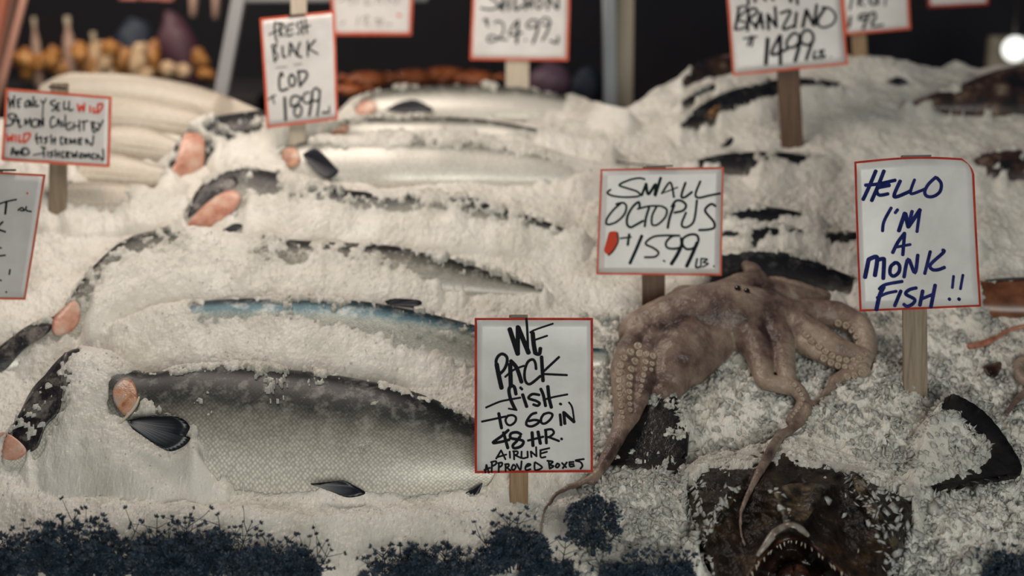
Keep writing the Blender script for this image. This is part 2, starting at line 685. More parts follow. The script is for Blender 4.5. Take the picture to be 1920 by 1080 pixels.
def cord(name, parent, P, rad_px, m, bvs, lift=0.004, label=None, seg=8):
    """a round cord laid along picture points on the body"""
    Q = smooth_poly(P, 6, closed=False)
    C = []
    for q in Q:
        h, n = cast(q[0], q[1], bvs)
        C.append(h - FW * lift)
    C = np.array(C)
    for _ in range(4):
        C[1:-1] = (C[:-2] + 2 * C[1:-1] + C[2:]) / 4
    rr = np.interp(np.linspace(0, 1, len(C)), np.linspace(0, 1, len(rad_px)), rad_px) * 2.5 / FPX
    V, F = tube(C, rr, seg)
    o = mesh(name, V, F, m, parent)
    if label:
        o['label'] = label
    return o


def tube(C, rad, seg=10):
    C = np.asarray(C, float)
    n = len(C)
    rad = np.broadcast_to(np.asarray(rad, float), (n,))
    T = np.gradient(C, axis=0)
    T /= np.linalg.norm(T, axis=1)[:, None] + 1e-12
    a = np.cross(T[0], (0.3, 0.1, 0.95))
    if np.linalg.norm(a) < 1e-3:
        a = np.cross(T[0], (1, 0, 0))
    V, F = [], []
    for i in range(n):
        a = a - T[i] * np.dot(a, T[i])
        a /= np.linalg.norm(a)
        b = np.cross(T[i], a)
        for s in range(seg):
            t = 2 * math.pi * s / seg
            V.append(C[i] + rad[i] * (a * math.cos(t) + b * math.sin(t)))
    for i in range(n - 1):
        for s in range(seg):
            s2 = (s + 1) % seg
            F.append((i * seg + s, i * seg + s2, (i + 1) * seg + s2, (i + 1) * seg + s))
    V.append(C[0] - T[0] * rad[0] * 0.5)
    V.append(C[-1] + T[-1] * rad[-1] * 0.5)
    for s in range(seg):
        s2 = (s + 1) % seg
        F.append((n * seg, s2, s))
        F.append((n * seg + 1, (n - 1) * seg + s, (n - 1) * seg + s2))
    return V, F


def fish(name, label, cat, st, m, bare, lift=0.012, thick=0.55, group=None, n=110):
    mid = st[len(st) // 2]
    c, _ = hit(mid[0], mid[2])
    t = thing(name, label, cat, c, group)
    o, bv, bb = build_body(t, st, m, lift, thick, n)
    FISH.append((bv, bb, bare))
    return t, bv


SG = 'salmon bedded in the ice'
# A: the front salmon, its flank bare
A, bA = fish('salmon', 'large dark-backed salmon with bare scaly flank, nearest the front edge', 'salmon',
             [(12, 815, 872), (60, 735, 890), (120, 665, 905), (190, 668, 912), (255, 703, 918), (350, 693, 935), (500, 698, 948),
              (650, 715, 948), (800, 750, 938), (890, 790, 922), (1000, 832, 905), (1070, 852, 895)], M_SALMON,
             [([(255, 703), (350, 690), (500, 695), (650, 710), (800, 746), (890, 787), (930, 800), (930, 935), (830, 960), (700, 970), (560, 965),
                (450, 940), (390, 865), (360, 800), (300, 775), (262, 745)], 14, 17),
              ([(470, 840), (930, 855), (930, 985), (480, 985)], 30, 3),
              ([(130, 648), (60, 720), (18, 810), (45, 850), (75, 845), (98, 790), (128, 725)], 5, 20),
              ([(210, 712), (255, 700), (268, 745), (240, 790), (205, 770)], 30, 4),
              ([(870, 885), (910, 890), (905, 935), (860, 935)], 5, 14)], group=SG, n=150)
patch('gill', A, [(237, 708), (254, 722), (258, 752), (247, 772), (236, 779), (222, 765), (213, 745), (217, 722)], M_GILLO, [bA], 0.004, label='orange-pink gill flesh')
cord('gill_rim', A, [(262, 744), (256, 760), (240, 780), (218, 798), (196, 810)], [2, 3, 2.8, 2.0, 0.8], M_BONE, [bA], 0.004, 'thin cream gill edge')
fin('pectoral_fin', A, (238, 789), [(262, 783), (300, 780), (338, 783), (356, 800), (348, 818), (356, 822), (345, 836), (322, 846), (300, 838), (270, 818), (250, 805)],
    M_FIN, [bA], 0.034, 0.75, label='dark fan-shaped fin with pale base')
fin('anal_fin', A, (581, 907), [(600, 909), (625, 903), (645, 902), (665, 912), (685, 925), (655, 932), (625, 922)], M_FIN, [bA], 0.034, 0.75, label='small dark pointed fin')
fin('adipose_fin', A, (905, 905), [(890, 915), (872, 925), (868, 932), (880, 938), (898, 925)], M_BLACKFIN, [bA], 0.012, 0.7)
patch('snout', A, [(0, 812), (20, 815), (42, 832), (50, 848), (30, 862), (5, 858), (-8, 840)], M_GILL, [bA], 0.002, label='pale pink snout')

patch('crown', A, [(126, 660), (100, 690), (62, 728), (36, 780), (24, 815), (44, 846), (70, 840), (86, 800), (112, 770), (118, 720)], M_CROWN, [bA], 0.0004, 0.0004, label='black head top')
# B: the blue-green row behind it
B, bB = fish('salmon', 'blue-green silvery salmon in the row right behind the largest salmon', 'salmon',
             [(215, 612, 650), (280, 582, 672), (368, 568, 690), (500, 562, 702), (650, 565, 706), (800, 590, 706), (890, 612, 704), (1000, 640, 702), (1090, 652, 695), (1140, 655, 690)],
             M_SALMON2,
             [([(352, 572), (450, 564), (560, 564), (700, 568), (800, 588), (890, 610), (930, 625), (930, 685), (880, 680), (800, 655), (740, 640), (680, 622),
                (600, 605), (520, 598), (450, 594), (400, 603), (382, 615), (372, 590)], 8, 15),
              ([(1100, 650), (1150, 650), (1150, 690), (1100, 690)], 10, 12)], group=SG, n=130)
fin('dorsal_fin', B, (728, 572), [(722, 565), (745, 561), (785, 561), (790, 572), (775, 577)], M_BLACKFIN, [bB], 0.012, 0.6)

# C: arched over the mound, tail bare
C_, bC = fish('salmon', 'salmon arched over the mound, black head in the far left bottom, shiny tail bare', 'salmon',
              [(-40, 680, 715), (0, 650, 705), (50, 612, 700), (105, 592, 690), (160, 515, 655), (230, 452, 615), (330, 432, 580), (450, 445, 572),
               (600, 455, 565), (750, 465, 558), (850, 488, 558), (950, 520, 558), (1025, 543, 556)], M_TAIL,
              [([(-20, 655), (40, 618), (95, 603), (98, 628), (60, 652), (20, 690), (-20, 715)], 7, 14),
               ([(95, 600), (130, 540), (175, 488), (225, 450), (300, 425), (330, 450), (260, 462), (195, 510), (165, 560), (150, 610), (110, 632)], 1, 16),
               ([(480, 462), (560, 455), (700, 462), (710, 490), (600, 480), (500, 485)], -5, 15),
               ([(690, 466), (800, 476), (900, 503), (1022, 543), (1010, 553), (900, 557), (830, 537), (770, 505)], 8, 14)], group=SG, n=150)
patch('gill', C_, [(105, 590), (135, 565), (150, 575), (148, 605), (128, 625), (105, 628), (98, 612)], M_GILL, [bC], 0.002, label='pale pink gill flesh')

patch('crown', C_, [(-10, 662), (30, 628), (70, 612), (96, 608), (92, 622), (66, 640), (40, 660), (14, 690), (-10, 702)], M_CROWN, [bC], 0.0004, 0.0004, label='black head top')
# D: pink throat, dark cheek
D_, bD = fish('salmon', 'salmon with dark cheek and pink throat, mid-slope left of centre', 'salmon',
              [(345, 400, 438), (375, 348, 445), (430, 318, 452), (500, 322, 456), (600, 350, 456), (700, 362, 456), (850, 365, 456), (950, 392, 456), (1050, 424, 456), (1095, 436, 456)],
              M_SALMON,
              [([(346, 430), (362, 370), (400, 335), (460, 310), (530, 325), (520, 352), (450, 365), (455, 390), (420, 415), (370, 440)], 9, 13),
               ([(480, 360), (600, 360), (700, 368), (830, 373), (850, 356), (885, 373), (905, 388), (965, 405), (1050, 430), (1040, 442), (950, 418), (860, 394), (720, 387), (600, 380)], -4, 17)],
              group=SG, n=130)
patch('gill', D_, [(348, 432), (365, 405), (395, 376), (430, 357), (452, 368), (440, 395), (405, 420), (370, 437)], M_GILL, [bD], 0.004, label='salmon-pink throat flesh')
fin('pectoral_fin', D_, (400, 457), [(418, 432), (440, 420), (454, 421), (448, 432), (425, 446)], M_BLACKFIN, [bD], 0.012, 0.7)

patch('cheek', D_, [(352, 408), (364, 372), (392, 342), (436, 330), (446, 345), (424, 358), (392, 376), (368, 398)], M_CROWN, [bD], 0.0004, 0.0004, label='dark cheek')
# E: broad white flank, black fin
E_, bE = fish('salmon', 'salmon with broad pale flank and black fin, below the fresh black cod sign', 'salmon',
              [(470, 312, 340), (530, 278, 346), (600, 262, 354), (750, 256, 358), (900, 264, 356), (1050, 290, 352), (1130, 310, 346), (1180, 322, 340)], M_SILVER,
              [([(520, 282), (560, 268), (640, 275), (800, 275), (1000, 292), (1080, 328), (900, 352), (700, 352), (560, 345)], 20, 13)], group=SG)
patch('gill', E_, [(532, 282), (548, 276), (560, 284), (563, 302), (552, 314), (538, 312), (529, 298)], M_GILLO, [bE], 0.003, label='orange gill flesh')
fin('pectoral_fin', E_, (566, 290), [(585, 278), (600, 283), (628, 312), (634, 322), (618, 336), (600, 330), (585, 312)], M_BLACKFIN, [bE], 0.016, 0.6, label='black pointed fin')

# E2, F
E2, bE2 = fish('salmon', 'thin-looking salmon row with dark back, third below the crest sign for salmon', 'salmon',
               [(605, 240, 262), (650, 226, 270), (750, 221, 276), (900, 224, 276), (1000, 240, 276), (1100, 264, 285), (1150, 276, 286)], M_SILVER,
               [([(632, 232), (750, 220), (900, 224), (1005, 241), (1000, 256), (850, 250), (700, 246), (640, 262)], 12, 9)], group=SG)
E2['label'] = 'dark-backed salmon between the topmost salmon and the one with the broad pale flank'
patch('gill', E2, [(622, 250), (638, 236), (654, 236), (650, 248), (632, 258)], M_GILLO, [bE2], 0.003, label='orange gill flesh')
F_, bF = fish('salmon', 'topmost silver salmon on the crest under the 24.99 sign', 'salmon',
              [(655, 198, 222), (700, 176, 228), (800, 162, 233), (900, 160, 236), (1000, 168, 236), (1100, 190, 235), (1180, 207, 232)], M_SILVER,
              [([(668, 190), (700, 172), (800, 158), (900, 158), (1000, 166), (1060, 178), (1050, 205), (950, 222), (800, 222), (690, 228)], 20, 9)], group=SG)
patch('gill', F_, [(668, 205), (682, 190), (704, 192), (704, 206), (690, 216), (672, 222)], M_GILL, [bF], 0.006, label='pink-orange gill flesh')
fin('pectoral_fin', F_, (722, 206), [(745, 193), (775, 187), (798, 195), (812, 206), (785, 213), (755, 212)], M_BLACKFIN, [bF], 0.016, 0.6, label='black fin')

# G: pink head on the left, dark ragged back
G_, bG = fish('salmon', 'salmon with pale pink head and ragged dark back, beside the fishermen sign', 'salmon',
              [(300, 328, 350), (340, 256, 348), (385, 226, 336), (450, 212, 312), (505, 206, 292), (580, 206, 272)], M_DARK,
              [([(318, 345), (332, 252), (380, 240), (420, 218), (498, 205), (498, 245), (440, 258), (405, 275), (392, 312), (380, 348)], 6, 18)], group=SG)
patch('head_flesh', G_, [(345, 254), (368, 250), (384, 262), (384, 300), (376, 330), (350, 348), (318, 346), (305, 338), (330, 305)], M_GILL, [bG], 0.004, 0.004, label='pale pink head')

patch('nape', G_, [(388, 252), (420, 228), (470, 216), (494, 212), (492, 236), (450, 246), (412, 262), (398, 290), (390, 312), (386, 280)], M_CROWN, [bG], 0.0004, 0.0004, label='ragged black nape')
# white fish pile, far left
WG = 'white fish piled at the far left'
for nm, lb, st, bare in [
    ('white_fish', 'long cream-white fish, topmost of the pale pile', [(75, 160, 185), (110, 142, 192), (180, 138, 200), (280, 145, 210), (380, 166, 228), (460, 195, 245), (520, 222, 246)], [(70, 130), (540, 130), (540, 255), (70, 255)]),
    ('white_fish', 'cream-white fish, second from the top of the pale pile', [(40, 205, 230), (110, 186, 240), (220, 184, 246), (320, 198, 252), (400, 222, 262), (460, 244, 266)], [(30, 180), (480, 180), (480, 270), (30, 270)]),
    ('white_fish', 'pale fish, third from the top of the white pile, beside the fishermen sign', [(150, 252, 285), (215, 238, 292), (270, 240, 300), (330, 262, 304), (380, 284, 302)], [(140, 230), (390, 230), (390, 305), (140, 305)]),
    ('white_fish', 'pale fish, lowest but one of the white pile, behind the fishermen stake', [(20, 300, 330), (90, 285, 345), (180, 285, 350), (260, 300, 350), (320, 320, 346)], [(150, 285), (300, 285), (300, 350), (150, 350)]),
    ('white_fish', 'pale fish half under ice at the foot of the fishermen sign', [(60, 365, 400), (130, 345, 412), (220, 345, 408), (310, 362, 396), (350, 372, 386)], [(90, 340), (240, 340), (240, 380), (90, 380)])]:
    t, b = fish(nm, lb, 'fish', st, M_WHITE, [(bare, 22, 10)], 0.02, 0.6, WG)
    xs = st[1:-1]
    cord('belly_seam', t, [(s[0], s[1] * 0.42 + s[2] * 0.58) for s in xs], [1.0, 1.8, 1.6, 0.6], M_BONE, [b], 0.0)

# dark fish on the right
DG = 'dark fish bedded in ice on the upper right'
for nm, lb, st, bare, m in [
    ('sea_bass', 'dark sea bass with golden cheek, left of the branzino stake', [(1272, 232, 244), (1300, 208, 246), (1350, 178, 238), (1410, 160, 222), (1470, 148, 202), (1530, 148, 185), (1575, 155, 172)],
     [([(1276, 240), (1310, 200), (1350, 176), (1420, 154), (1500, 146), (1572, 148), (1572, 162), (1490, 168), (1420, 188), (1340, 220), (1300, 240)], 10, 9)], M_DARK),
    ('sea_bass', 'dark sea bass on the crest, just left of the branzino card', [(1278, 148, 166), (1305, 120, 160), (1345, 106, 150), (1400, 100, 142), (1450, 100, 132)],
     [([(1276, 165), (1295, 118), (1340, 104), (1440, 98), (1430, 128), (1340, 142), (1295, 160)], 14, 8)], M_ROCK),
    ('sea_bass', 'small dark sliver of fish below the crest bass, left of the branzino card', [(1276, 192, 202), (1300, 176, 196), (1335, 158, 182), (1370, 152, 170)],
     [([(1278, 198), (1300, 175), (1338, 156), (1342, 164), (1305, 186), (1285, 200)], 14, 5)], M_DARK),
    ('rockfish', 'mottled brown rockfish on the crest at the far right', [(1700, 196, 206), (1750, 176, 210), (1800, 160, 218), (1860, 136, 228), (1930, 122, 236), (2010, 118, 230)],
     [([(1690, 195), (1740, 172), (1790, 172), (1820, 140), (1870, 120), (1960, 115), (1960, 238), (1868, 228), (1860, 200), (1840, 210), (1790, 206), (1745, 188)], 12, 10)], M_ROCK),
    ('sea_bass', 'dark-edged fish lying just above the small octopus card', [(1290, 306, 318), (1340, 292, 324), (1400, 286, 330), (1470, 286, 328), (1530, 294, 312), (1560, 300, 308)],
     [([(1300, 305), (1350, 290), (1400, 287), (1470, 287), (1528, 293), (1510, 302), (1460, 300), (1430, 312), (1360, 322), (1350, 305)], 5, 9)], M_DARK),
    ('sea_bass', 'dark fish showing beside the top half of the small octopus card', [(1325, 400, 428), (1370, 392, 434), (1430, 388, 436), (1480, 394, 430), (1540, 408, 420)],
     [([(1355, 398), (1430, 388), (1488, 393), (1500, 402), (1440, 412), (1360, 412)], 9, 9)], M_DARK),
    ('sea_bass', 'ice-dusted dark fish between two barer ones right of the octopus card', [(1345, 436, 470), (1400, 428, 474), (1450, 426, 472), (1510, 432, 462), (1560, 442, 455)],
     [([(1362, 440), (1400, 430), (1500, 428), (1500, 438), (1430, 445), (1415, 465), (1392, 462), (1375, 448)], 3, 12)], M_DARK),
    ('sea_bass', 'largest bare dark fish, right behind the octopus head', [(1310, 492, 545), (1370, 472, 552), (1440, 472, 556), (1510, 482, 552), (1570, 508, 546), (1620, 526, 538)],
     [([(1330, 480), (1440, 472), (1510, 482), (1560, 505), (1605, 520), (1590, 540), (1500, 556), (1330, 560)], 18, 9)], M_DARK),
    ('sea_bass', 'dark fish mostly hidden behind the monk fish card', [(1500, 440, 462), (1560, 436, 468), (1650, 436, 472), (1760, 444, 470), (1840, 452, 464)],
     [([(1545, 442), (1600, 438), (1640, 440), (1640, 456), (1590, 452), (1560, 452)], 6, 8)], M_DARK),
    ('rockfish', 'mottled dark fish in the ice, right of the top of the monk fish card', [(1800, 306, 325), (1850, 288, 345), (1920, 282, 350), (2000, 286, 345)],
     [([(1828, 300), (1870, 288), (1960, 282), (1960, 345), (1890, 335), (1850, 318)], 5, 14)], M_ROCK),
    ('rockfish', 'rust-brown fish beside the foot of the monk fish card', [(1790, 540, 580), (1850, 526, 596), (1920, 522, 600), (2000, 530, 592)],
     [([(1836, 528), (1960, 522), (1960, 575), (1900, 592), (1845, 575)], 16, 6)], M_RUST)]:
    t, b = fish(nm, lb, 'fish', st, m, bare, 0.012, 0.55, DG, 70)
    if 'golden cheek' in lb:
        M_GOLD = noisy('golden_cheek_skin', [(0.4, (0.05, 0.035, 0.03)), (0.58, (0.38, 0.2, 0.08)), (0.72, (0.5, 0.4, 0.28))], 60, 0.3)
        patch('cheek', t, [(1322, 218), (1340, 200), (1352, 200), (1346, 214), (1332, 224)], M_GOLD, [b], 0.004, label='golden cheek')
    if 'dark-edged' in lb:
        fin('dorsal_fin', t, (1352, 276), [(1362, 268), (1370, 258), (1376, 259), (1372, 270), (1366, 275)], M_BLACKFIN, [b], 0.012, 0.8, label='dark fin tip')
        cord('fin_edge', t, [(1108, 296), (1150, 303), (1200, 309), (1230, 311)], [0.8, 2, 2, 1], M_BLACKFIN, [b], 0.004)
    if 'rust-brown' in lb:
        cord('back_edge', t, [(1846, 526), (1880, 524), (1930, 522)], [1.5, 3, 3], M_BLACKFIN, [b], 0.006)
tip = thing('fish_fin', 'black fin tip sticking out of the ice below the trout card', 'fin', hit(1684, 158)[0])
fin('fin_blade', tip, (1684, 160), [(1664, 154), (1672, 149), (1684, 144), (1694, 148), (1704, 156)], M_BLACKFIN, [], 0.012, 0.8, thick=0.004)
tip['category'] = 'fin'

# ------------------------------------------------------------------ monkfish (built on the slope, then the ice is packed round it)
MK_OUT = [(1278, 905), (1305, 868), (1390, 848), (1470, 828), (1545, 850), (1640, 885), (1722, 922), (1724, 960), (1705, 1000), (1685, 1045), (1665, 1100), (1650, 1150),
          (1345, 1150), (1338, 1085), (1312, 1015), (1290, 960)]
ARCH = [(1385, 1150), (1398, 1085), (1420, 1042), (1450, 1006), (1480, 992), (1512, 1003), (1552, 1042), (1592, 1082), (1610, 1150)]


def mk_height(px, py):
    sd = poly_sd(px, py, MK_OUT)
    h = 0.085 * np.sqrt(np.clip(1 - (1 - np.clip(sd / 105, 0, 1)) ** 2, 0, 1)) - 0.03 * (sd < 0)

    def ridge(P, wd, a):
        P = np.asarray(P, float)
        d = np.full(px.shape, 1e9)
        for i in range(len(P) - 1):
            e = P[i + 1] - P[i]
            t = np.clip(((px - P[i, 0]) * e[0] + (py - P[i, 1]) * e[1]) / (e @ e), 0, 1)
            d = np.minimum(d, np.hypot(px - P[i, 0] - e[0] * t, py - P[i, 1] - e[1] * t))
        return a * np.exp(-(d / wd) ** 2)
    h = h + ridge([(1455, 915), (1470, 960), (1478, 990)], 22, 0.020) + ridge([(1540, 918), (1515, 960), (1492, 992)], 18, 0.018)
    h = h + ridge([(1600, 895), (1635, 960), (1690, 1035)], 16, 0.018) + ridge([(1370, 920), (1335, 965), (1318, 1000)], 14, 0.014)
    h = h + ridge([(1420, 880), (1440, 930)], 25, 0.012) - ridge([(1410, 940), (1400, 1010)], 28, 0.016) - ridge([(1570, 940), (1600, 1020)], 32, 0.016)
    h = h + ridge(ARCH, 15, 0.022)
    h = h + 0.010 * fbm(px / 24, py / 20, 4, 77)
    a = poly_sd(px, py, ARCH)
    h = h - 0.10 * sstep(2, 34, a)
    return h


mk = thing('monkfish', 'dark brown monkfish with gaping mouth, lower right under the monk fish sign', 'monkfish', hit(1490, 1060)[0])
gx, gy = np.meshgrid(np.linspace(1262, 1745, 190), np.linspace(815, 1135, 130))
hh = mk_height(gx, gy)
MKN = SN * 0.75 - FW * 0.25
MKN /= np.linalg.norm(MKN)
V = np.zeros(gx.shape + (3,))
for j in range(gx.shape[0]):
    for i in range(gx.shape[1]):
        V[j, i] = hit(gx[j, i], gy[j, i], None, hh[j, i])[0]
ny_, nx_ = gx.shape
F = [(j * nx_ + i, (j + 1) * nx_ + i, (j + 1) * nx_ + i + 1, j * nx_ + i + 1) for j in range(ny_ - 1) for i in range(nx_ - 1)
     if max(poly_sd(gx[j:j + 2, i:i + 2], gy[j:j + 2, i:i + 2], MK_OUT).ravel()) > -6]
fa = poly_sd(gx, gy, ARCH).ravel()
mesh('head', V.reshape(-1, 3), [f for f in F if max(fa[list(f)]) <= 7], M_MONK, mk)
mesh('mouth_cavity', V.reshape(-1, 3), [f for f in F if max(fa[list(f)]) > 7], M_CAV, mk)
bM = BVHTree.FromPolygons([tuple(v) for v in V.reshape(-1, 3)], F)
FISH.append((bM, (V.reshape(-1, 3).min(0), V.reshape(-1, 3).max(0)), [([(1280, 918), (1318, 896), (1395, 880), (1470, 866), (1545, 878), (1632, 912), (1702, 944), (1724, 962)] + MK_OUT[8:], 12, 24), (ARCH, 60, 0), ([(1330, 975), (1690, 975), (1730, 1400), (1290, 1400)], 60, 3)]))
M_SNOUT = noisy('ochre_snout_skin', [(0.44, (0.012, 0.010, 0.008)), (0.56, (0.07, 0.045, 0.024)), (0.70, (0.24, 0.175, 0.11))], 34, 0.25, 0.004, 90)
patch('snout', mk, [(1452, 920), (1480, 908), (1520, 906), (1548, 916), (1532, 945), (1512, 975), (1496, 990), (1470, 990), (1462, 965), (1456, 940)], M_SNOUT, [bM], 0.001, 0.002, label='ochre knobbly snout')
patch('head_ridge', mk, [(1308, 1002), (1326, 968), (1352, 935), (1376, 920), (1380, 934), (1352, 965), (1334, 1000), (1318, 1014)], M_SNOUT, [bM], 0.001, 0.002, label='pale mottled ridge')
patch('head_ridge', mk, [(1598, 890), (1618, 896), (1640, 940), (1668, 990), (1700, 1030), (1690, 1046), (1652, 1004), (1624, 956), (1604, 918)], M_SNOUT, [bM], 0.001, 0.002, label='pale mottled ridge')
cord('upper_lip', mk, [(1420, 1042), (1438, 1018), (1452, 1000), (1478, 987), (1500, 992), (1516, 1005)], [3, 6, 8, 8, 7, 3], M_LIP, [bM], 0.0, 'whitish wet lip')
cord('gum', mk, [(1398, 1086), (1425, 1046), (1455, 1018), (1482, 1008), (1515, 1016), (1556, 1050), (1600, 1092)], [3, 3.5, 4, 4, 4, 3.5, 3], M_MOUTH, [bM], 0.003, 'red-brown gum')
cord('tongue', mk, [(1462, 1100), (1472, 1078), (1486, 1066), (1500, 1078), (1512, 1102)], [12, 18, 16, 18, 12], M_MOUTH, [bM], 0.012, 'brown tongue')
for k in range(22):
    t = (k + 0.5) / 22
    Q = smooth_poly([(1402, 1080), (1426, 1046), (1455, 1020), (1482, 1011), (1514, 1019), (1554, 1052), (1594, 1086)], 6, False)
    q = Q[int(t * (len(Q) - 1))]
    if bM.ray_cast(Vector(CAM), Vector(ray(*q)).normalized())[0] is None:
        continue
    h, n = cast(q[0], q[1], [bM])
    p0 = h - FW * 0.006
    d = -UP * 0.8 - FW * 0.3 + RT * random.uniform(-0.3, 0.3)
    L = random.uniform(0.006, 0.012)
    Vt, Ft = tube([p0, p0 + d * L * 0.6, p0 + d * L], [0.0018, 0.0012, 0.0003], 6)
    mesh('tooth', Vt, Ft, M_TOOTH, mk)


def fan_fin(name, parent, root, edge, m, thick, lift, tilt, bare):
    o = fin(name, parent, root, edge, m, [], lift, tilt, thick, curl=0.007)
    Vf, Ff = LASTFIN
    FISH.append((BVHTree.FromPolygons([tuple(v) for v in Vf], Ff), (Vf.min(0), Vf.max(0)), bare))
    return o


fan_fin('pectoral_fin', mk, (1712, 918), [(1735, 815), (1772, 752), (1800, 750), (1850, 778), (1892, 828), (1916, 882), (1880, 900), (1810, 914), (1750, 928)], M_MONKFIN, 0.010, 0.030, 0.30,
        [([(1766, 748), (1800, 746), (1852, 774), (1897, 826), (1922, 885), (1850, 914), (1750, 934), (1730, 926), (1780, 905), (1850, 885), (1858, 850), (1832, 808), (1795, 782), (1768, 785)], 16, 10)])
fan_fin('pectoral_fin', mk, (1284, 862), [(1290, 790), (1255, 745), (1205, 770), (1160, 815), (1120, 862), (1132, 880), (1210, 888), (1276, 892)], M_MONKFIN, 0.012, 0.018, 0.15,
        [([(1116, 868), (1145, 820), (1180, 785), (1230, 765), (1275, 790), (1240, 830), (1300, 850), (1312, 896), (1200, 892), (1130, 886)], 10, 15)])

# ------------------------------------------------------------------ the crushed ice
NX, NY = 980, 680
YS = 1.86 + 2.16 * np.linspace(0, 1, NY) ** 1.12
HW = 0.36 * YS + 0.26
SS = np.linspace(-1, 1, NX)
X = SS[None, :] * HW[:, None]
Y = np.repeat(YS[:, None], NX, 1)
H0 = base_z(X, Y)
PX, PY, PD = pix(X, Y, H0)
chip = 0.0022 * facets(X, Y, 0.0100, 3) + 0.0016 * facets(X, Y, 0.0060, 9)
coarse = sstep(1090, 1300, PX) * sstep(560, 720, PY)
chip = chip + coarse * (0.009 * facets(X, Y, 0.022, 21) + 0.005 * facets(X, Y, 0.013, 27))
chip = chip + 0.010 * fbm(X * 22, Y * 22, 3, 60) + 0.014 * fbm(X * 7, Y * 7, 2, 66)
# heaps of loose ice seen over the monkfish
for hx, hy, rx, ry, hz in [(x_, 995, 80, 30, 0.014) for x_ in range(150, 880, 70)] + [(1390, 745, 90, 60, 0.022), (1640, 800, 130, 75, 0.045), (1800, 985, 110, 60, 0.03), (1690, 740, 70, 40, 0.02), (1210, 950, 80, 45, 0.02),
                           (700, 140, 55, 30, 0.06), (1600, 125, 90, 22, 0.02), (1790, 118, 35, 14, 0.03)]:
    p, t = hit(hx, hy)
    ex = rx * t / FPX
    ey = ry * t / FPX / 0.62
    chip = chip + hz * np.exp(-((X - p[0]) / ex) ** 2 - ((Y - p[1]) / ey) ** 2)
H = H0 + chip
HPRE = H.copy()
COVER = np.full(H.shape, -1e3)
TOP = {}
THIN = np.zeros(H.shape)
for fi, (bv, (lo, hi), bare) in enumerate(FISH):
    sel = np.nonzero((X > lo[0] - 0.01) & (X < hi[0] + 0.01) & (Y > lo[1] - 0.01) & (Y < hi[1] + 0.01))
    top = np.full(len(sel[0]), np.nan)
    for k in range(len(sel[0])):
        loc = bv.ray_cast(Vector((X[sel[0][k], sel[1][k]], Y[sel[0][k], sel[1][k]], 3.0)), Vector((0, 0, -1)))[0]
        if loc is not None:
            top[k] = loc[2]
    ok = ~np.isnan(top)
    sj, si, top = sel[0][ok], sel[1][ok], top[ok]
    x, y = X[sj, si], Y[sj, si]
    px, py, d = pix(x, y, top)
    nz = fbm(px / 46, py / 30, 4, 100 + fi) * 1.0 + 1.3 * fbm(px / 13, py / 9, 4, 150 + fi)
    eff = np.full(len(top), -40.0)
    for (P, cap, amp) in bare:
        sd = poly_sd(px, py, P)
        eff = np.maximum(eff, np.minimum(sd, cap) + amp * nz)
    inner = np.zeros(len(top), bool)
    if bv is bM:                     # the head is a hollow shell: no ice inside it
        inner = poly_sd(px, py, MK_OUT) > 22
        inner &= (py > 882 + 6 * nz)
        eff[inner] = 60
    TOP[fi] = (sj, si, top, eff, inner)
    cov = eff <= 0
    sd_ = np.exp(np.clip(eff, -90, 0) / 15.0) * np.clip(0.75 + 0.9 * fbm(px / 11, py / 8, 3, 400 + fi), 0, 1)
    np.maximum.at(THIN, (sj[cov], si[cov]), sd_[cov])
    np.maximum.at(COVER, (sj[cov], si[cov]), top[cov] + 0.0016 + np.clip(-eff[cov] * 0.0006, 0, 0.006))
# ice packed over the fish, its edge slumping a little
K = np.maximum(H0 - 0.03, COVER)
BARE = np.zeros(H.shape, bool)
for (sj, si, top, eff, inner) in TOP.values():
    BARE[sj[eff > 0], si[eff > 0]] = True
for _ in range(20):                # loose ice lies no steeper than it can
    st_ = 0.0024 + 0.0008 * vnoise(X * 90, Y * 90, 71)[1:-1, 1:-1]
    n4 = np.maximum(np.maximum(K[:-2, 1:-1], K[2:, 1:-1]), np.maximum(K[1:-1, :-2], K[1:-1, 2:]))
    K[1:-1, 1:-1] = np.maximum(K[1:-1, 1:-1], n4 - st_)
    K[BARE] = H0[BARE] - 0.03
for _ in range(14):
    K[1:-1, 1:-1] = np.maximum(COVER[1:-1, 1:-1], (K[1:-1, 1:-1] * 2 + K[:-2, 1:-1] + K[2:, 1:-1] + K[1:-1, :-2] + K[1:-1, 2:]) / 6)
H = np.maximum(H, K + 0.75 * np.clip(chip, -0.006, 0.010))
for fi, (sj, si, top, eff, inner) in TOP.items():
    b = eff > 0
    tgt = top[b] - 0.004 - np.clip(eff[b] * 0.0012, 0, 0.012)
    H[sj[b], si[b]] = np.maximum(np.minimum(HPRE[sj[b], si[b]], tgt), HPRE[sj[b], si[b]] - (0.09 if fi == 0 else 0.022))
    H[sj[inner], si[inner]] = HPRE[sj[inner], si[inner]] - 0.42


def grid_mesh(name, X, Y, Z, m):
    ny, nx = X.shape
    me = bpy.data.meshes.new(name)
    co = np.stack([X, Y, Z], -1).reshape(-1, 3)
    me.vertices.add(len(co))
    me.vertices.foreach_set('co', co.ravel())
    j, i = np.meshgrid(np.arange(ny - 1), np.arange(nx - 1), indexing='ij')
    a = (j * nx + i).ravel()
    q = np.stack([a, a + 1, a + nx + 1, a + nx], -1)
    me.loops.add(q.size)
    me.loops.foreach_set('vertex_index', q.ravel())
    me.polygons.add(len(q))
    me.polygons.foreach_set('loop_start', np.arange(0, q.size, 4))
    me.polygons.foreach_set('loop_total', np.full(len(q), 4))
    me.polygons.foreach_set('use_smooth', np.zeros(len(q), bool))
    me.update(calc_edges=True)
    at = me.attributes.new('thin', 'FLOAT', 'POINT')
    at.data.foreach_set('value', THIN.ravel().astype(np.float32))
    return link(name, me, m, None)


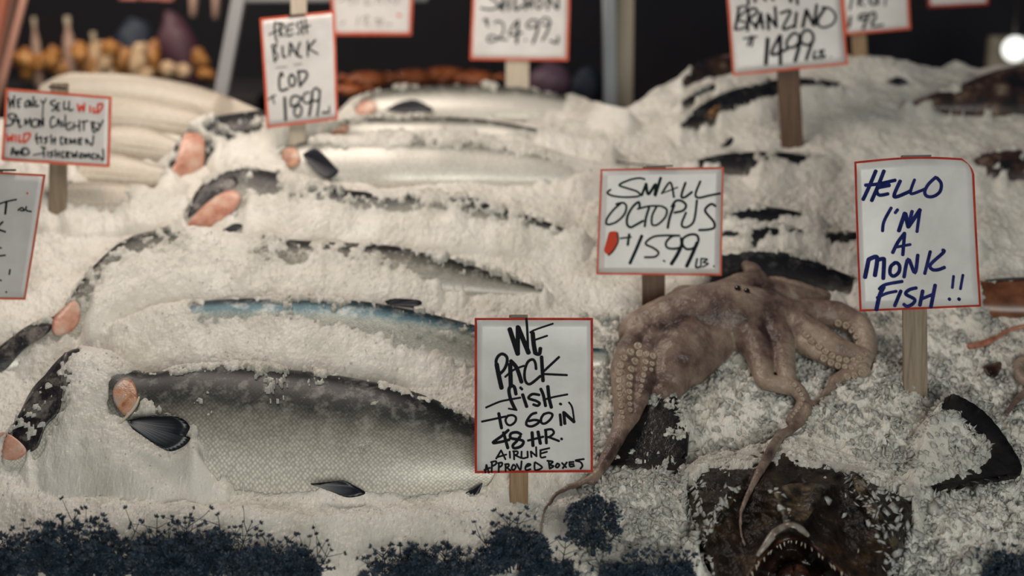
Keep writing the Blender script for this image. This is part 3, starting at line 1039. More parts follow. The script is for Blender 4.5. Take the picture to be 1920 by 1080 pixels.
ice = grid_mesh('crushed_ice', X, Y, H, M_ICE)
tag(ice, 'sloping bank of white crushed ice that the fish are bedded in', 'ice', kind='stuff')


def Hs(x, y):
    """height of the finished ice at x, y"""
    x = np.asarray(x, float)
    y = np.asarray(y, float)
    t = np.clip((y - 1.86) / 2.16, 0, 1) ** (1 / 1.12) * (NY - 1)
    j = np.clip(t.astype(int), 0, NY - 2)
    s = (np.clip(x / (0.36 * y + 0.26), -1, 1) + 1) / 2 * (NX - 1)
    i = np.clip(s.astype(int), 0, NX - 2)
    fy, fx = t - j, s - i
    return (H[j, i] * (1 - fx) + H[j, i + 1] * fx) * (1 - fy) + (H[j + 1, i] * (1 - fx) + H[j + 1, i + 1] * fx) * fy


# loose flakes
def flakes(name, pts, size, label, flat=0.14):
    """many little broken prisms, one mesh"""
    n = len(pts)
    base = np.array([(1, 0.1, 0), (0.2, 0.9, 0.1), (-0.9, 0.4, -0.1), (-0.5, -0.9, 0), (0.6, -0.7, 0.1), (0.1, 0.1, flat * 1.4), (-0.1, 0, -flat * 1.4)])
    tri = np.array([(0, 1, 5), (1, 2, 5), (2, 3, 5), (3, 4, 5), (4, 0, 5), (1, 0, 6), (2, 1, 6), (3, 2, 6), (4, 3, 6), (0, 4, 6)])
    q = rng.normal(size=(n, 4))
    q[:, 0] += 0.0
    q /= np.linalg.norm(q, axis=1)[:, None]
    a, b, c, d = q.T
    R = np.stack([1 - 2 * (c * c + d * d), 2 * (b * c - a * d), 2 * (b * d + a * c), 2 * (b * c + a * d), 1 - 2 * (b * b + d * d), 2 * (c * d - a * b),
                  2 * (b * d - a * c), 2 * (c * d + a * b), 1 - 2 * (b * b + c * c)], -1).reshape(n, 3, 3)
    L = base[None] * (size[:, None, None] * rng.uniform(0.5, 1.3, (n, 1, 3))) * rng.uniform(0.8, 1.2, (n, 7, 1))
    Vv = np.einsum('nij,nkj->nki', R, L) + pts[:, None, :]
    Ff = (tri[None] + (np.arange(n) * 7)[:, None, None]).reshape(-1, 3)
    me = bpy.data.meshes.new(name)
    Vv = Vv.reshape(-1, 3)
    me.vertices.add(len(Vv))
    me.vertices.foreach_set('co', Vv.ravel())
    me.loops.add(Ff.size)
    me.loops.foreach_set('vertex_index', Ff.ravel())
    me.polygons.add(len(Ff))
    me.polygons.foreach_set('loop_start', np.arange(0, Ff.size, 3))
    me.polygons.foreach_set('loop_total', np.full(len(Ff), 3))
    me.update(calc_edges=True)
    o = link(name, me, M_FLAKE, None)
    return tag(o, label, 'ice', kind='stuff')


def mk_streak(px, py):
    """where flakes have lodged on the monkfish: beside the snout, along the head ridges, over the nape"""
    o = np.zeros(px.shape)
    for P, wd in (([(1600, 890), (1632, 945), (1690, 1040)], 16), ([(1640, 900), (1690, 960), (1660, 1060)], 10), ([(1372, 915), (1340, 965), (1318, 1000)], 11),
                  ([(1455, 925), (1478, 965)], 11), ([(1300, 900), (1300, 960)], 12), ([(1290, 880), (1400, 862), (1440, 860)], 14), ([(1500, 850), (1600, 880), (1700, 920)], 14)):
        P = np.asarray(P, float)
        for i in range(len(P) - 1):
            e = P[i + 1] - P[i]
            t = np.clip(((px - P[i, 0]) * e[0] + (py - P[i, 1]) * e[1]) / (e @ e), 0, 1)
            o = np.maximum(o, np.exp(-(np.hypot(px - P[i, 0] - e[0] * t, py - P[i, 1] - e[1] * t) / wd) ** 2))
    return o * (0.35 + 0.65 * (fbm(px / 18, py / 18, 2, 230) > -0.1))


N1 = 13000
fx, fy = rng.uniform(1090, 1960, N1), rng.uniform(600, 1110, N1) ** 1.0
keep = rng.uniform(0, 1, N1) < 0.25 + 0.75 * sstep(0.0, 0.5, fbm(fx / 60, fy / 45, 3, 200) + 0.25)
mk_in = poly_sd(fx, fy, MK_OUT)
thin = np.where(mk_in > 8, rng.uniform(0, 1, N1) < 0.004 + 0.9 * mk_streak(fx, fy), True)
keep &= thin & (poly_sd(fx, fy, ARCH) < 4)
fx, fy = fx[keep], fy[keep]
pts = []
for x_, y_ in zip(fx, fy):
    if poly_sd(np.array([x_]), np.array([y_]), MK_OUT)[0] > 0:
        p, n_ = cast(x_, y_, [bM])
        p = p - FW * 0.003
    else:
        p, _ = hit(x_, y_)
        for _k in range(2):
            p = p + ray(x_, y_) * 0
        z = float(Hs(p[0], p[1]))
        p = np.array((p[0], p[1], z + 0.002))
    pts.append(p)
pts = np.array(pts)
flakes('ice_flakes', pts, rng.uniform(0.0035, 0.0115, len(pts)) * np.where(poly_sd(fx, fy, MK_OUT) > 0, 0.9, 1.0), 'coarse loose flakes of ice heaped round the monkfish')
N2 = 9000
x2 = rng.uniform(-1, 1, N2) * 1.4
y2 = rng.uniform(1.98, 3.75, N2)
ok = np.abs(x2) < 0.36 * y2 + 0.1
x2, y2 = x2[ok], y2[ok]
p2 = np.stack([x2, y2, Hs(x2, y2) + 0.0005], -1)
flakes('ice_crumbs', p2, rng.uniform(0.0012, 0.0030, len(p2)), 'fine loose crumbs of ice strewn over the whole bank')

# ------------------------------------------------------------------ octopus
oc = thing('octopus', 'greyish tan octopus with curled suckered arms, below the small octopus sign', 'octopus', hit(1330, 720)[0])
ARMS = {
    'body': [(1200, 625, 44, .03), (1250, 612, 58, .035), (1310, 600, 66, .04), (1375, 595, 68, .045), (1435, 592, 52, .04), (1490, 600, 36, .03)],
    'web': [(1290, 650, 58, .03), (1262, 690, 52, .03), (1246, 728, 36, .03), (1242, 752, 20, .03)],
    'web2': [(1340, 640, 42, .03), (1300, 690, 34, .03), (1280, 715, 20, .025)],
    'head': [(1360, 565, 42, .05), (1392, 545, 36, .06), (1420, 528, 24, .06), (1408, 505, 17, .065), (1400, 498, 12, .065)],
    'brow': [(1380, 548, 16, .085), (1398, 546, 14, .088)],
    'back_arm': [(1430, 545, 26, .055), (1475, 552, 22, .05), (1515, 562, 20, .04), (1548, 570, 12, .03)],
    'back_arm2': [(1445, 530, 14, .05), (1500, 542, 15, .045), (1550, 555, 10, .03)],
    'pale_lobe': [(1248, 572, 16, .05), (1280, 556, 22, .05), (1318, 552, 18, .05)],
    'left_arm': [(1225, 628, 38, .04), (1188, 652, 30, .04), (1168, 690, 25, .045), (1171, 735, 24, .045), (1172, 780, 21, .04), (1156, 825, 15, .035), (1136, 862, 13, .03), (1122, 890, 9, .025), (1108, 905, 7, .02)],
    'left_arm2': [(1222, 640, 26, .05), (1214, 680, 21, .055), (1208, 730, 17, .055), (1192, 780, 10, .05), (1165, 820, 8, .045), (1138, 860, 7, .04), (1110, 895, 7, .025), (1070, 915, 6, .015), (1040, 932, 4.5, .01), (1020, 962, 3.5, .008), (1013, 1010, 3, .008)],
    'mid_arm': [(1395, 615, 44, .045), (1420, 655, 28, .045), (1428, 690, 22, .045), (1434, 718, 18, .04), (1462, 722, 17, .045), (1492, 728, 16, .045), (1508, 748, 13, .04), (1498, 770, 11, .035), (1480, 790, 9, .03)],
    'mid_arm2': [(1440, 612, 40, .04), (1468, 650, 24, .045), (1472, 690, 20, .045), (1478, 716, 17, .045)],
    'right_arm': [(1470, 600, 38, .035), (1525, 588, 28, .04), (1575, 592, 27, .045), (1612, 612, 24, .045), (1628, 648, 20, .04), (1618, 690, 17, .035), (1590, 700, 13, .035), (1566, 712, 12, .03), (1556, 735, 8, .025), (1530, 765, 6, .02), (1490, 795, 5, .02)],
    'right_arm2': [(1490, 612, 34, .035), (1530, 628, 27, .045), (1568, 650, 22, .05), (1602, 662, 17, .05), (1622, 664, 12, .05)],
    'right_arm3': [(1508, 645, 22, .03), (1545, 668, 16, .035), (1585, 684, 14, .04), (1618, 706, 15, .035)],
    'tail': [(1500, 770, 10, .03), (1520, 778, 8, .025), (1482, 806, 9, .025), (1452, 842, 11, .02), (1428, 880, 9, .035), (1404, 925, 6, .05), (1387, 965, 4.5, .07), (1389, 1000, 3.5, .075), (1396, 1024, 3, .075)],
}
bm = bmesh.new()
for nm, st in ARMS.items():
    st = np.array(st, float)
    k = np.r_[0, np.cumsum(np.hypot(np.diff(st[:, 0]), np.diff(st[:, 1])))]
    n = int(max(k[-1] / 4, 6))
    q = np.stack([np.interp(np.linspace(0, k[-1], n), k, st[:, c]) for c in range(4)], -1)
    C, R = [], []
    for (px, py, r, l) in q:
        p, d = hit(px, py, None, l * 0.8)
        rr = max(r * d / FPX, 0.0032)
        if poly_sd(np.array([px]), np.array([py]), MK_OUT)[0] > 0:
            p = cast(px, py, [bM])[0] + SN * rr * 0.7
        p[2] = max(p[2], float(Hs(p[0], p[1])) + rr * 0.45)
        C.append(p)
        R.append(rr)
    C, R = np.array(C), np.array(R)
    for _ in range(3):
        C[1:-1] = (C[:-2] + 2 * C[1:-1] + C[2:]) / 4
    Vt, Ft = tube(C, R, 14)
    vs = [bm.verts.new(v) for v in Vt]
    for f in Ft:
        bm.faces.new([vs[i] for i in f])
    for e in (0, -1):
        bmesh.ops.create_icosphere(bm, subdivisions=2, radius=R[e] * 0.98, matrix=Matrix.Translation(Vector(C[e])))
me = bpy.data.meshes.new('octopus_raw')
bm.to_mesh(me)
bm.free()
tmp = bpy.data.objects.new('octopus_raw', me)
COL.objects.link(tmp)
rm = tmp.modifiers.new('r', 'REMESH')
rm.mode = 'VOXEL'
rm.voxel_size = 0.0030
sm = tmp.modifiers.new('s', 'SMOOTH')
sm.iterations = 7
sm.factor = 0.5
dg = bpy.context.evaluated_depsgraph_get()
ev = tmp.evaluated_get(dg)
m2 = ev.to_mesh()
OV = np.empty(len(m2.vertices) * 3)
m2.vertices.foreach_get('co', OV)
OV = OV.reshape(-1, 3)
OF = [tuple(p.vertices) for p in m2.polygons]
ev.to_mesh_clear()
bpy.data.objects.remove(tmp)
bpy.data.meshes.remove(me)
# wrinkles
wr = 0.0035 * fbm(OV[:, 0] * 38 + OV[:, 2] * 11, OV[:, 1] * 30 + OV[:, 2] * 38, 4, 300)
OV = OV + np.outer(wr, SN)
mesh('body', OV, OF, M_OCTO, oc)
bO = BVHTree.FromPolygons([tuple(v) for v in OV], OF)


def sucker_set(parent, rows, r0, r1):
    V, F = [], []
    for row in rows:
        Q = smooth_poly(row, 8, closed=False)
        k = np.r_[0, np.cumsum(np.hypot(*np.diff(Q, axis=0).T))]
        s, pos = 0, []
        while s < k[-1]:
            f = s / k[-1]
            r = r0 + (r1 - r0) * f
            pos.append((np.interp(s, k, Q[:, 0]), np.interp(s, k, Q[:, 1]), r))
            s += r * 2.05
        for (px, py, r) in pos:
            loc = bO.ray_cast(Vector(CAM), Vector(ray(px, py)).normalized())
            if loc[0] is None:
                continue
            c, n = np.array(loc[0]), np.array(loc[1])
            n = n * 0.8 - FW * 0.4
            n /= np.linalg.norm(n)
            R = r * ((c - CAM) @ FW) / FPX
            a = np.cross(n, (0, 0, 1.0))
            a /= np.linalg.norm(a)
            b = np.cross(n, a)
            prof = [(1.0, -0.4), (1.02, 0.25), (0.82, 0.62), (0.55, 0.60), (0.35, 0.30), (0.0, 0.18)]
            i0 = len(V)
            sg = 12
            for (rr, hh_) in prof:
                for t in range(sg):
                    an = 2 * math.pi * t / sg
                    V.append(c + R * (rr * (a * math.cos(an) + b * math.sin(an)) + n * hh_))
            for q in range(len(prof) - 1):
                for t in range(sg):
                    t2 = (t + 1) % sg
                    F.append((i0 + q * sg + t, i0 + q * sg + t2, i0 + (q + 1) * sg + t2, i0 + (q + 1) * sg + t))
    return mesh('suckers', V, F, M_SUCK, parent)


sucker_set(oc, [[(1196, 650), (1170, 672), (1162, 700), (1162, 740), (1168, 785)], [(1200, 664), (1184, 690), (1180, 730), (1182, 775)]], 8.5, 4.5)['label'] = 'pale suckers of the arm at the card for packing'
sucker_set(oc, [[(1212, 665), (1208, 700), (1198, 745)], [(1224, 668), (1220, 700)]], 7.0, 3.5)
sucker_set(oc, [[(1536, 650), (1552, 662), (1570, 672), (1592, 676), (1612, 672), (1626, 660)], [(1545, 672), (1570, 685), (1600, 690)]], 7.5, 5.5)
sucker_set(oc, [[(1572, 606), (1590, 612), (1604, 628), (1612, 648)]], 7.5, 6.0)
sucker_set(oc, [[(1588, 706), (1608, 702), (1624, 692)]], 7.0, 5.5)
sucker_set(oc, [[(1512, 628), (1522, 640), (1532, 650)]], 7.5, 7.0)
sucker_set(oc, [[(1490, 722), (1500, 735), (1505, 750), (1496, 766), (1484, 782)]], 5.5, 3.0)
for q in ((1383, 541), (1400, 546)):
    loc = bO.ray_cast(Vector(CAM), Vector(ray(*q)).normalized())
    bm = bmesh.new()
    bmesh.ops.create_uvsphere(bm, u_segments=14, v_segments=10, radius=0.0065)
    me = bpy.data.meshes.new('eye')
    bm.to_mesh(me)
    bm.free()
    o = link('eye', me, mat('octopus_eye', (0.02, 0.015, 0.012), 0.08), oc)
    o.location = Vector(loc[0]) - oc.location
    o['label'] = 'wet dark eye'
# second octopus cut by the right edge
oc2 = thing('octopus', 'pinkish thin octopus arm curling in from the right edge, below the rust-brown fish', 'octopus', hit(1915, 780)[0])
Q = smooth_poly([(1960, 690), (1925, 690), (1908, 700), (1912, 725), (1935, 735), (1960, 730)], 6, False)
C = np.array([hit(*q)[0] + SN * 0.02 for q in Q])
Vt, Ft = tube(C, np.linspace(0.014, 0.008, len(C)), 10)
mesh('arm', Vt, Ft, M_OCTO, oc2)
Q = smooth_poly([(1960, 735), (1925, 745), (1905, 760), (1890, 778), (1884, 790)], 6, False)
C = np.array([hit(*q)[0] + SN * 0.015 for q in Q])
Vt, Ft = tube(C, np.linspace(0.009, 0.003, len(C)), 10)
mesh('arm_tip', Vt, Ft, M_OCTO, oc2)
# scrap and red streak on the right
cl = thing('crab_piece', 'thin reddish crab leg lying on the ice below the rust-brown fish', 'crab leg', hit(1880, 635)[0])
Q = smooth_poly([(1815, 652), (1845, 646), (1870, 634), (1895, 620), (1935, 612)], 6, False)
C = np.array([hit(*q, Hs)[0] + SN * 0.003 for q in Q])
Vt, Ft = tube(C, np.interp(np.linspace(0, 1, len(C)), [0, .3, .5, 1], [0.006, .007, .004, .005]), 8)
mesh('leg_shell', Vt, Ft, noisy('red_crab_shell', [(0.35, (0.34, 0.10, 0.05)), (0.65, (0.55, 0.30, 0.22))], 30, 0.4), cl)
sc = thing('fish_scrap', 'small dark brown fish scrap in the ice right of the monk fish stake', 'fish scrap', hit(1855, 690)[0])
patch('scrap_flesh', sc, [(1840, 688), (1858, 682), (1870, 680), (1868, 692), (1858, 706), (1846, 702)], M_MOUTH, [], 0.016, 0.01, 0.006)

# ------------------------------------------------------------------ signs
LEAN = math.radians(9)
PN = np.array((0.0, -math.cos(LEAN), math.sin(LEAN)))
PU = np.array((0.0, math.sin(LEAN), math.cos(LEAN)))
NSTROKE = [0]


def ribbon(P, wd, to3, off, V, F, taper=True):
    """one pen stroke; P in picture points, wd in picture points"""
    P = np.asarray(P, float)
    Q = smooth_poly(P, 6, closed=False) if len(P) > 2 else np.array([P[0] + (P[-1] - P[0]) * t for t in np.linspace(0, 1, 4)])
    T = np.gradient(Q, axis=0)
    T /= np.linalg.norm(T, axis=1)[:, None] + 1e-9
    Nn = np.stack([-T[:, 1], T[:, 0]], -1)
    n = len(Q)
    i0 = len(V)
    h = wd / 2
    for i in range(n):
        for s in (-1, 1):
            V.append(to3(Q[i] + Nn[i] * h * s, off))
    for i in range(n - 1):
        a = i0 + i * 2
        F.append((a, a + 1, a + 3, a + 2))
    for e, sg in ((0, -1), (n - 1, 1)):
        k0 = len(V)
        V.append(to3(Q[e], off))
        for a in range(7):
            t = math.pi * (a / 6 - 0.5)
            V.append(to3(Q[e] + h * (T[e] * sg * math.cos(t) * 0.8 + Nn[e] * math.sin(t)), off))
        for a in range(6):
            F.append((k0, k0 + 1 + a, k0 + 2 + a))


def sign(label, quad, base, stake, strokes, red=M_RED, stake_m=M_WOOD, bw=4.5, warp=0.0022, rnd=None, hang=None, clip=None, lean=None):
    """quad: card corners TL,TR,BR,BL. stake: (x_top, y_top, x_bottom, width). strokes: (ink, origin, scale, width, [polylines])"""
    p0, t = hit(*base, Hs) if hang is None else (at_depth(base[0], base[1], hang), hang)
    nrm = PN
    root = thing('price_sign', label, 'sign', p0, 'hand-lettered market signs')
    quad = np.array(quad, float)
    ctr = quad.mean(0)
    sz = np.linalg.norm(quad[1] - quad[0])
    ph = random.uniform(0, 6)

    def to3(q, off):
        q = np.asarray(q, float)
        s = (q - ctr) / sz
        wv = warp * (math.sin(s[0] * 3.1 + ph) + 0.6 * math.sin(s[1] * 3.7 + ph * 2) - 1.2 * s[0] * s[0] + 0.5 * s[0] * s[1])
        return on_plane(q[0], q[1], p0, nrm) + nrm * (wv + off)

    def bil(u, v):
        return (quad[0] * (1 - u) + quad[1] * u) * (1 - v) + (quad[3] * (1 - u) + quad[2] * u) * v
    # outline, with an optional rounded corner
    G = 14
    V, F = [], []
    for off in (0.0, -0.0012):
        for j in range(G + 1):
            for i in range(G + 1):
                u, v = i / G, j / G
                q = bil(u, v)
                if rnd:
                    q = rnd(u, v, q)
                V.append(to3(q, off))
    W = G + 1
    for j in range(G):
        for i in range(G):
            a = j * W + i
            F.append((a, a + W, a + W + 1, a + 1))
            b = W * W + a
            F.append((b, b + 1, b + W + 1, b + W))
    for i in range(G):
        for a, b in ((i, i + 1), (W * G + i + 1, W * G + i), ((i + 1) * W, i * W), (i * W + G, (i + 1) * W + G)):
            F.append((a, b, b + W * W, a + W * W))
    o = mesh('card', V, F, M_PAPER, root)
    # marker border
    V, F = [], []
    k = 0
    per = [(i / 20, 0) for i in range(20)] + [(1, i / 20) for i in range(20)] + [(1 - i / 20, 1) for i in range(20)] + [(0, 1 - i / 20) for i in range(20)]
    hgt = np.linalg.norm(quad[3] - quad[0])
    for (u, v) in per:
        jit = 1 + 0.25 * (vnoise(np.array([k * 0.37]), np.array([ph]), 5)[0] - 0.5)
        iu, iv = bw * jit / sz, bw * jit / hgt
        u2 = min(max(u, iu), 1 - iu)
        v2 = min(max(v, iv), 1 - iv)
        for (a, b) in ((u, v), (u2, v2)):
            q = bil(a, b)
            if rnd:
                q = rnd(a, b, q)
            V.append(to3(q, 0.0005))
        k += 1
    n = len(per)
    F = [(2 * i, 2 * i + 1, 2 * ((i + 1) % n) + 1, 2 * ((i + 1) % n)) for i in range(n)]
    mesh('border', V, F, red, root)['label'] = 'red marker border'
    # lettering
    for (ink, org, sc_, wd, lines) in strokes:
        off = 0.0008
        groups = {}
        for ln in lines:
            wq = wd
            if isinstance(ln, tuple):
                wq, ln = ln
            off += 0.000012
            P = [(org[0] + a / sc_, org[1] + b / sc_) for a, b in ln]
            if len(P) == 1:
                P = [P[0], (P[0][0] + 0.6, P[0][1] + 0.6)]
            A_ = np.array(P)
            lo, hi = A_.min(0) - 0.06 * sz, A_.max(0) + 0.06 * sz
            near = [k for k, (l2, h2, _) in groups.items() if (lo <= h2).all() and (l2 <= hi).all()]
            rec = [lo, hi, [(P, wq, off)]]
            for k in near:
                l2, h2, q2 = groups.pop(k)
                rec = [np.minimum(rec[0], l2), np.maximum(rec[1], h2), q2 + rec[2]]
            groups[len(groups) + 1000 * len(NSTROKE)] = rec
            NSTROKE.append(1)
        for (_, _, ps) in groups.values():
            V, F = [], []
            for (P, wq, off) in ps:
                ribbon(P, wq / sc_, to3, off, V, F)
            mesh('lettering', V, F, ink, root)
    # stake
    if stake:
        xt, yt, xb, wpx = stake
        back = nrm * -(0.0075 + 2.6 * warp)
        a = on_plane(xt, yt, p0, nrm) + back
        b = on_plane(xb, base[1], p0, nrm) + back
        b = b + (b - a) / np.linalg.norm(b - a) * 0.07
        wd = wpx * t / FPX / 2
        V = []
        for q in (a, (a * 2 + b) / 3, (a + 2 * b) / 3, b):
            for sx, sy in ((-1, -1), (1, -1), (1, 1), (-1, 1)):
                V.append(q + RT * wd * sx + nrm * -0.0045 * sy)
        F = [(0, 3, 2, 1), (12, 13, 14, 15)]
        for r in range(3):
            for s in range(4):
                s2 = (s + 1) % 4
                F.append((r * 4 + s, r * 4 + s2, r * 4 + 4 + s2, r * 4 + 4 + s))
        o = mesh('stake', V, F, stake_m, root, smooth=False)
        bevel(o, 0.0015, 2)
        ln = clip or (xt - wpx * 0.42, yt + 1.5, xt + wpx * 0.42, yt + 1)
        V, F = [], []
        for zo in (0.0022, -0.002):
            for (cx_, cy_) in ((ln[0], ln[1] - 1.8), (ln[2], ln[3] - 1.8), (ln[2], ln[3] + 1.8), (ln[0], ln[1] + 1.8)):
                V.append(to3((cx_, cy_), zo))
        F = [(0, 3, 2, 1), (4, 5, 6, 7), (0, 1, 5, 4), (1, 2, 6, 5), (2, 3, 7, 6), (3, 0, 4, 7)]
        mesh('staple', V, F, M_CLIP, root, smooth=False)
    return root


# --- WE PACK FISH
O1, O2 = (880, 590), (880, 740)
sign('sign reading WE PACK FISH TO GO IN 48 HR in black letters', [(890, 596), (1112, 596), (1112, 886), (890, 888)], (972, 955), (972, 592, 973, 35), [
    (M_INK, O1, 7.2, 45, [
        (66, [(545, 195), (655, 530)]), (60, [(655, 520), (655, 165)]), (66, [(660, 175), (800, 515)]), (34, [(795, 510), (782, 200), (770, 55)]),
        (26, [(820, 240), (900, 200), (1130, 122)]), (62, [(855, 250), (870, 400), (892, 520)]), (28, [(890, 340), (1052, 285)]), (52, [(895, 525), (945, 530), (960, 455)]),
        (62, [(435, 990), (390, 780), (370, 670)]), (42, [(372, 690), (362, 620), (395, 555), (450, 530), (505, 570), (508, 650), (470, 740), (412, 800)]),
        (60, [(560, 960), (552, 670)]), (56, [(560, 625), (640, 720), (705, 910)]), (30, [(485, 840), (600, 745), (740, 690)]),
        (38, [(902, 735), (890, 650), (855, 605), (790, 640), (748, 760), (755, 890), (820, 938), (960, 830)]),
        (50, [(975, 570), (995, 895)]), (34, [(1212, 572), (1000, 770)]), (32, [(1000, 802), (1318, 816)])]),
    (M_INK, O1, 7.2, 45, [
        (48, [(630, 1075), (608, 980), (565, 965), (535, 1020), (560, 1150), (620, 1280)]), (28, [(225, 1255), (400, 1180), (520, 1152), (690, 1122)]), (46, [(720, 1080), (775, 1245)]),
        (38, [(690, 985), (712, 1010)]), (38, [(945, 1085), (850, 1075), (800, 1130), (900, 1165), (950, 1200), (920, 1232), (865, 1215)]),
        (44, [(965, 1005), (1000, 1090), (1030, 1235)]), (48, [(1060, 970), (1078, 1130), (1108, 1255)]), (28, [(1000, 1152), (1150, 1112), (1325, 1078)]), (36, [(1225, 1205), (1240, 1212)]),
        (26, [(530, 1270), (640, 1290)])]),
    (M_INK, O2, 7.2, 34, [
        (30, [(170, 365), (330, 332), (495, 296)]), (44, [(398, 255), (435, 455)]), (32, [(525, 282), (490, 340), (510, 400), (560, 415), (618, 370), (628, 310), (580, 280), (520, 288)]),
        (36, [(905, 248), (840, 272), (782, 350), (772, 410), (830, 433), (900, 408), (948, 362), (880, 345), (805, 360)]),
        (34, [(1010, 262), (972, 320), (976, 385), (1030, 390), (1100, 330), (1122, 270), (1070, 248), (1005, 268)]),
        (38, [(1226, 270), (1240, 415)]), (44, [(1290, 395), (1275, 240)]), (46, [(1285, 250), (1415, 370)]), (26, [(1418, 370), (1390, 180), (1345, 105)]),
        (40, [(528, 482), (440, 560), (318, 652), (430, 640), (540, 612)]), (44, [(462, 515), (520, 725)]),
        (40, [(700, 540), (640, 512), (562, 530), (562, 590), (680, 612), (732, 640), (700, 700), (612, 728), (588, 690), (640, 632), (690, 565)]),
        (46, [(848, 515), (860, 695)]), (46, [(928, 505), (960, 665)]), (32, [(792, 625), (1000, 572)]), (40, [(1032, 490), (1042, 660)]),
        (32, [(1020, 482), (1110, 472), (1142, 520), (1090, 570), (1042, 582)]), (32, [(1085, 582), (1212, 630)]), (36, [(1243, 598), (1250, 605)])]),
    (M_INK, O2, 7.2, 26, [
        [(362, 868), (430, 755)], [(430, 758), (488, 878)], [(370, 850), (500, 812)], [(545, 772), (550, 858)], [(602, 772), (606, 880)], [(590, 770), (650, 772), (648, 808), (606, 822)], [(620, 822), (700, 860)],
        [(706, 772), (712, 860), (790, 850)], [(786, 772), (790, 850)], [(840, 848), (830, 772)], [(832, 772), (908, 838)], [(908, 838), (902, 712)], [(962, 760), (966, 850), (1030, 845)], [(955, 757), (1082, 726)], [(966, 800), (1050, 776)],
        [(216, 1058), (230, 952)], [(232, 952), (264, 1058)], [(202, 1020), (280, 990)], [(302, 1048), (306, 912)], [(292, 915), (358, 902), (358, 940), (312, 968)], [(396, 1048), (400, 927)], [(386, 930), (440, 922), (438, 960), (402, 984)],
        [(490, 1038), (490, 947)], [(480, 946), (530, 942), (528, 974), (492, 990)], [(506, 990), (558, 1028)], [(592, 950), (572, 1000), (600, 1020), (628, 980), (600, 950)], [(640, 942), (690, 1018), (706, 902)],
        [(760, 982), (828, 952), (790, 940), (757, 990), (772, 1024), (828, 1010)], [(882, 922), (890, 1022), (984, 986), (890, 917)],
        [(1072, 902), (1086, 1004)], [(1052, 897), (1128, 910), (1090, 950), (1138, 970), (1086, 1004)], [(1190, 932), (1166, 970), (1190, 988), (1218, 952), (1190, 932)], [(1252, 926), (1308, 984)], [(1318, 917), (1262, 998)],
        [(1352, 916), (1362, 974), (1418, 965)], [(1350, 915), (1410, 910)], [(1356, 945), (1410, 940)], [(1548, 872), (1432, 892), (1500, 912), (1528, 960), (1502, 1003)]])],
     M_RED, M_WOOD)

# --- HELLO I'M A MONK FISH
H1, H2 = (1600, 290), (1600, 440)


def hello_round(u, v, q):
    q = np.array(q, float)
    e = u * u * u
    q[1] += (-8 * math.sin(u * math.pi * 0.9) * (1 - v) ** 2) if v < 1 else 0
    r = 0.10
    if u > 1 - r and v < r * 0.8:
        du, dv_ = (u - 1 + r) / r, (r * 0.8 - v) / (r * 0.8)
        k = du * dv_
        q += np.array((-10, 8)) * k
    return q


sign("sign reading HELLO I'M A MONK FISH in blue letters", [(1601, 303), (1826, 301), (1840, 575), (1611, 584)], (1720, 750), (1716, 292, 1720, 45), [
    (M_BLUE, H1, 7.2, 50, [
        (52, [(298, 220), (215, 420), (130, 605)]), (52, [(408, 220), (330, 420), (245, 620)]), (48, [(160, 412), (330, 395), (560, 345)]), (48, [(400, 400), (315, 470), (345, 545), (465, 528)]), (56, [(330, 440), (480, 412)]),
        (50, [(628, 355), (548, 540), (582, 568), (720, 512), (765, 490)]), (42, [(822, 338), (772, 480), (785, 528), (900, 490), (965, 462)]),
        (46, [(1110, 305), (1010, 400), (962, 500), (992, 560), (1080, 563), (1168, 500), (1185, 390), (1125, 312)]),
        (44, [(508, 718), (412, 900), (392, 1030)]), (44, [(595, 742), (562, 785)]), (56, [(612, 1028), (692, 790)]), (60, [(700, 800), (742, 975)]), (56, [(745, 970), (898, 745)]), (44, [(898, 745), (858, 1040)]), (50, [(790, 765), (760, 900)])]),
    (M_BLUE, H2, 7.2, 50, [
        (50, [(528, 242), (600, 100), (690, -20)]), (48, [(690, -20), (665, 272)]), (40, [(565, 170), (768, 132)]),
        (60, [(155, 575), (205, 335)]), (60, [(205, 335), (295, 298), (320, 340), (288, 550)]), (56, [(325, 340), (400, 325), (412, 360), (400, 590)]),
        (50, [(560, 378), (502, 430), (492, 520), (540, 558), (608, 510), (622, 430), (590, 382), (550, 380)]), (50, [(680, 570), (738, 330), (828, 515), (868, 275)]),
        (46, [(1038, 228), (962, 525)]), (48, [(1208, 208), (1218, 240), (1042, 400), (1062, 468), (1140, 474), (1232, 442)]),
        (46, [(655, 630), (430, 672), (345, 732)]), (58, [(405, 705), (350, 820), (305, 1010)]), (42, [(315, 850), (440, 792), (575, 762)]), (50, [(636, 758), (552, 958)]),
        (48, [(845, 718), (750, 742), (702, 800), (818, 868), (800, 928), (722, 965), (675, 938)]), (52, [(932, 758), (892, 950)]), (52, [(1102, 680), (1042, 975)]), (44, [(905, 870), (1075, 802)]),
        (38, [(1354, 560), (1336, 718)]), (38, [(1482, 545), (1446, 735)]), (44, [(1290, 865), (1300, 875)]), (46, [(1420, 865), (1432, 876)])])],
     M_RED, M_WOODG, 4.0, rnd=hello_round, clip=(1690, 293, 1745, 292))

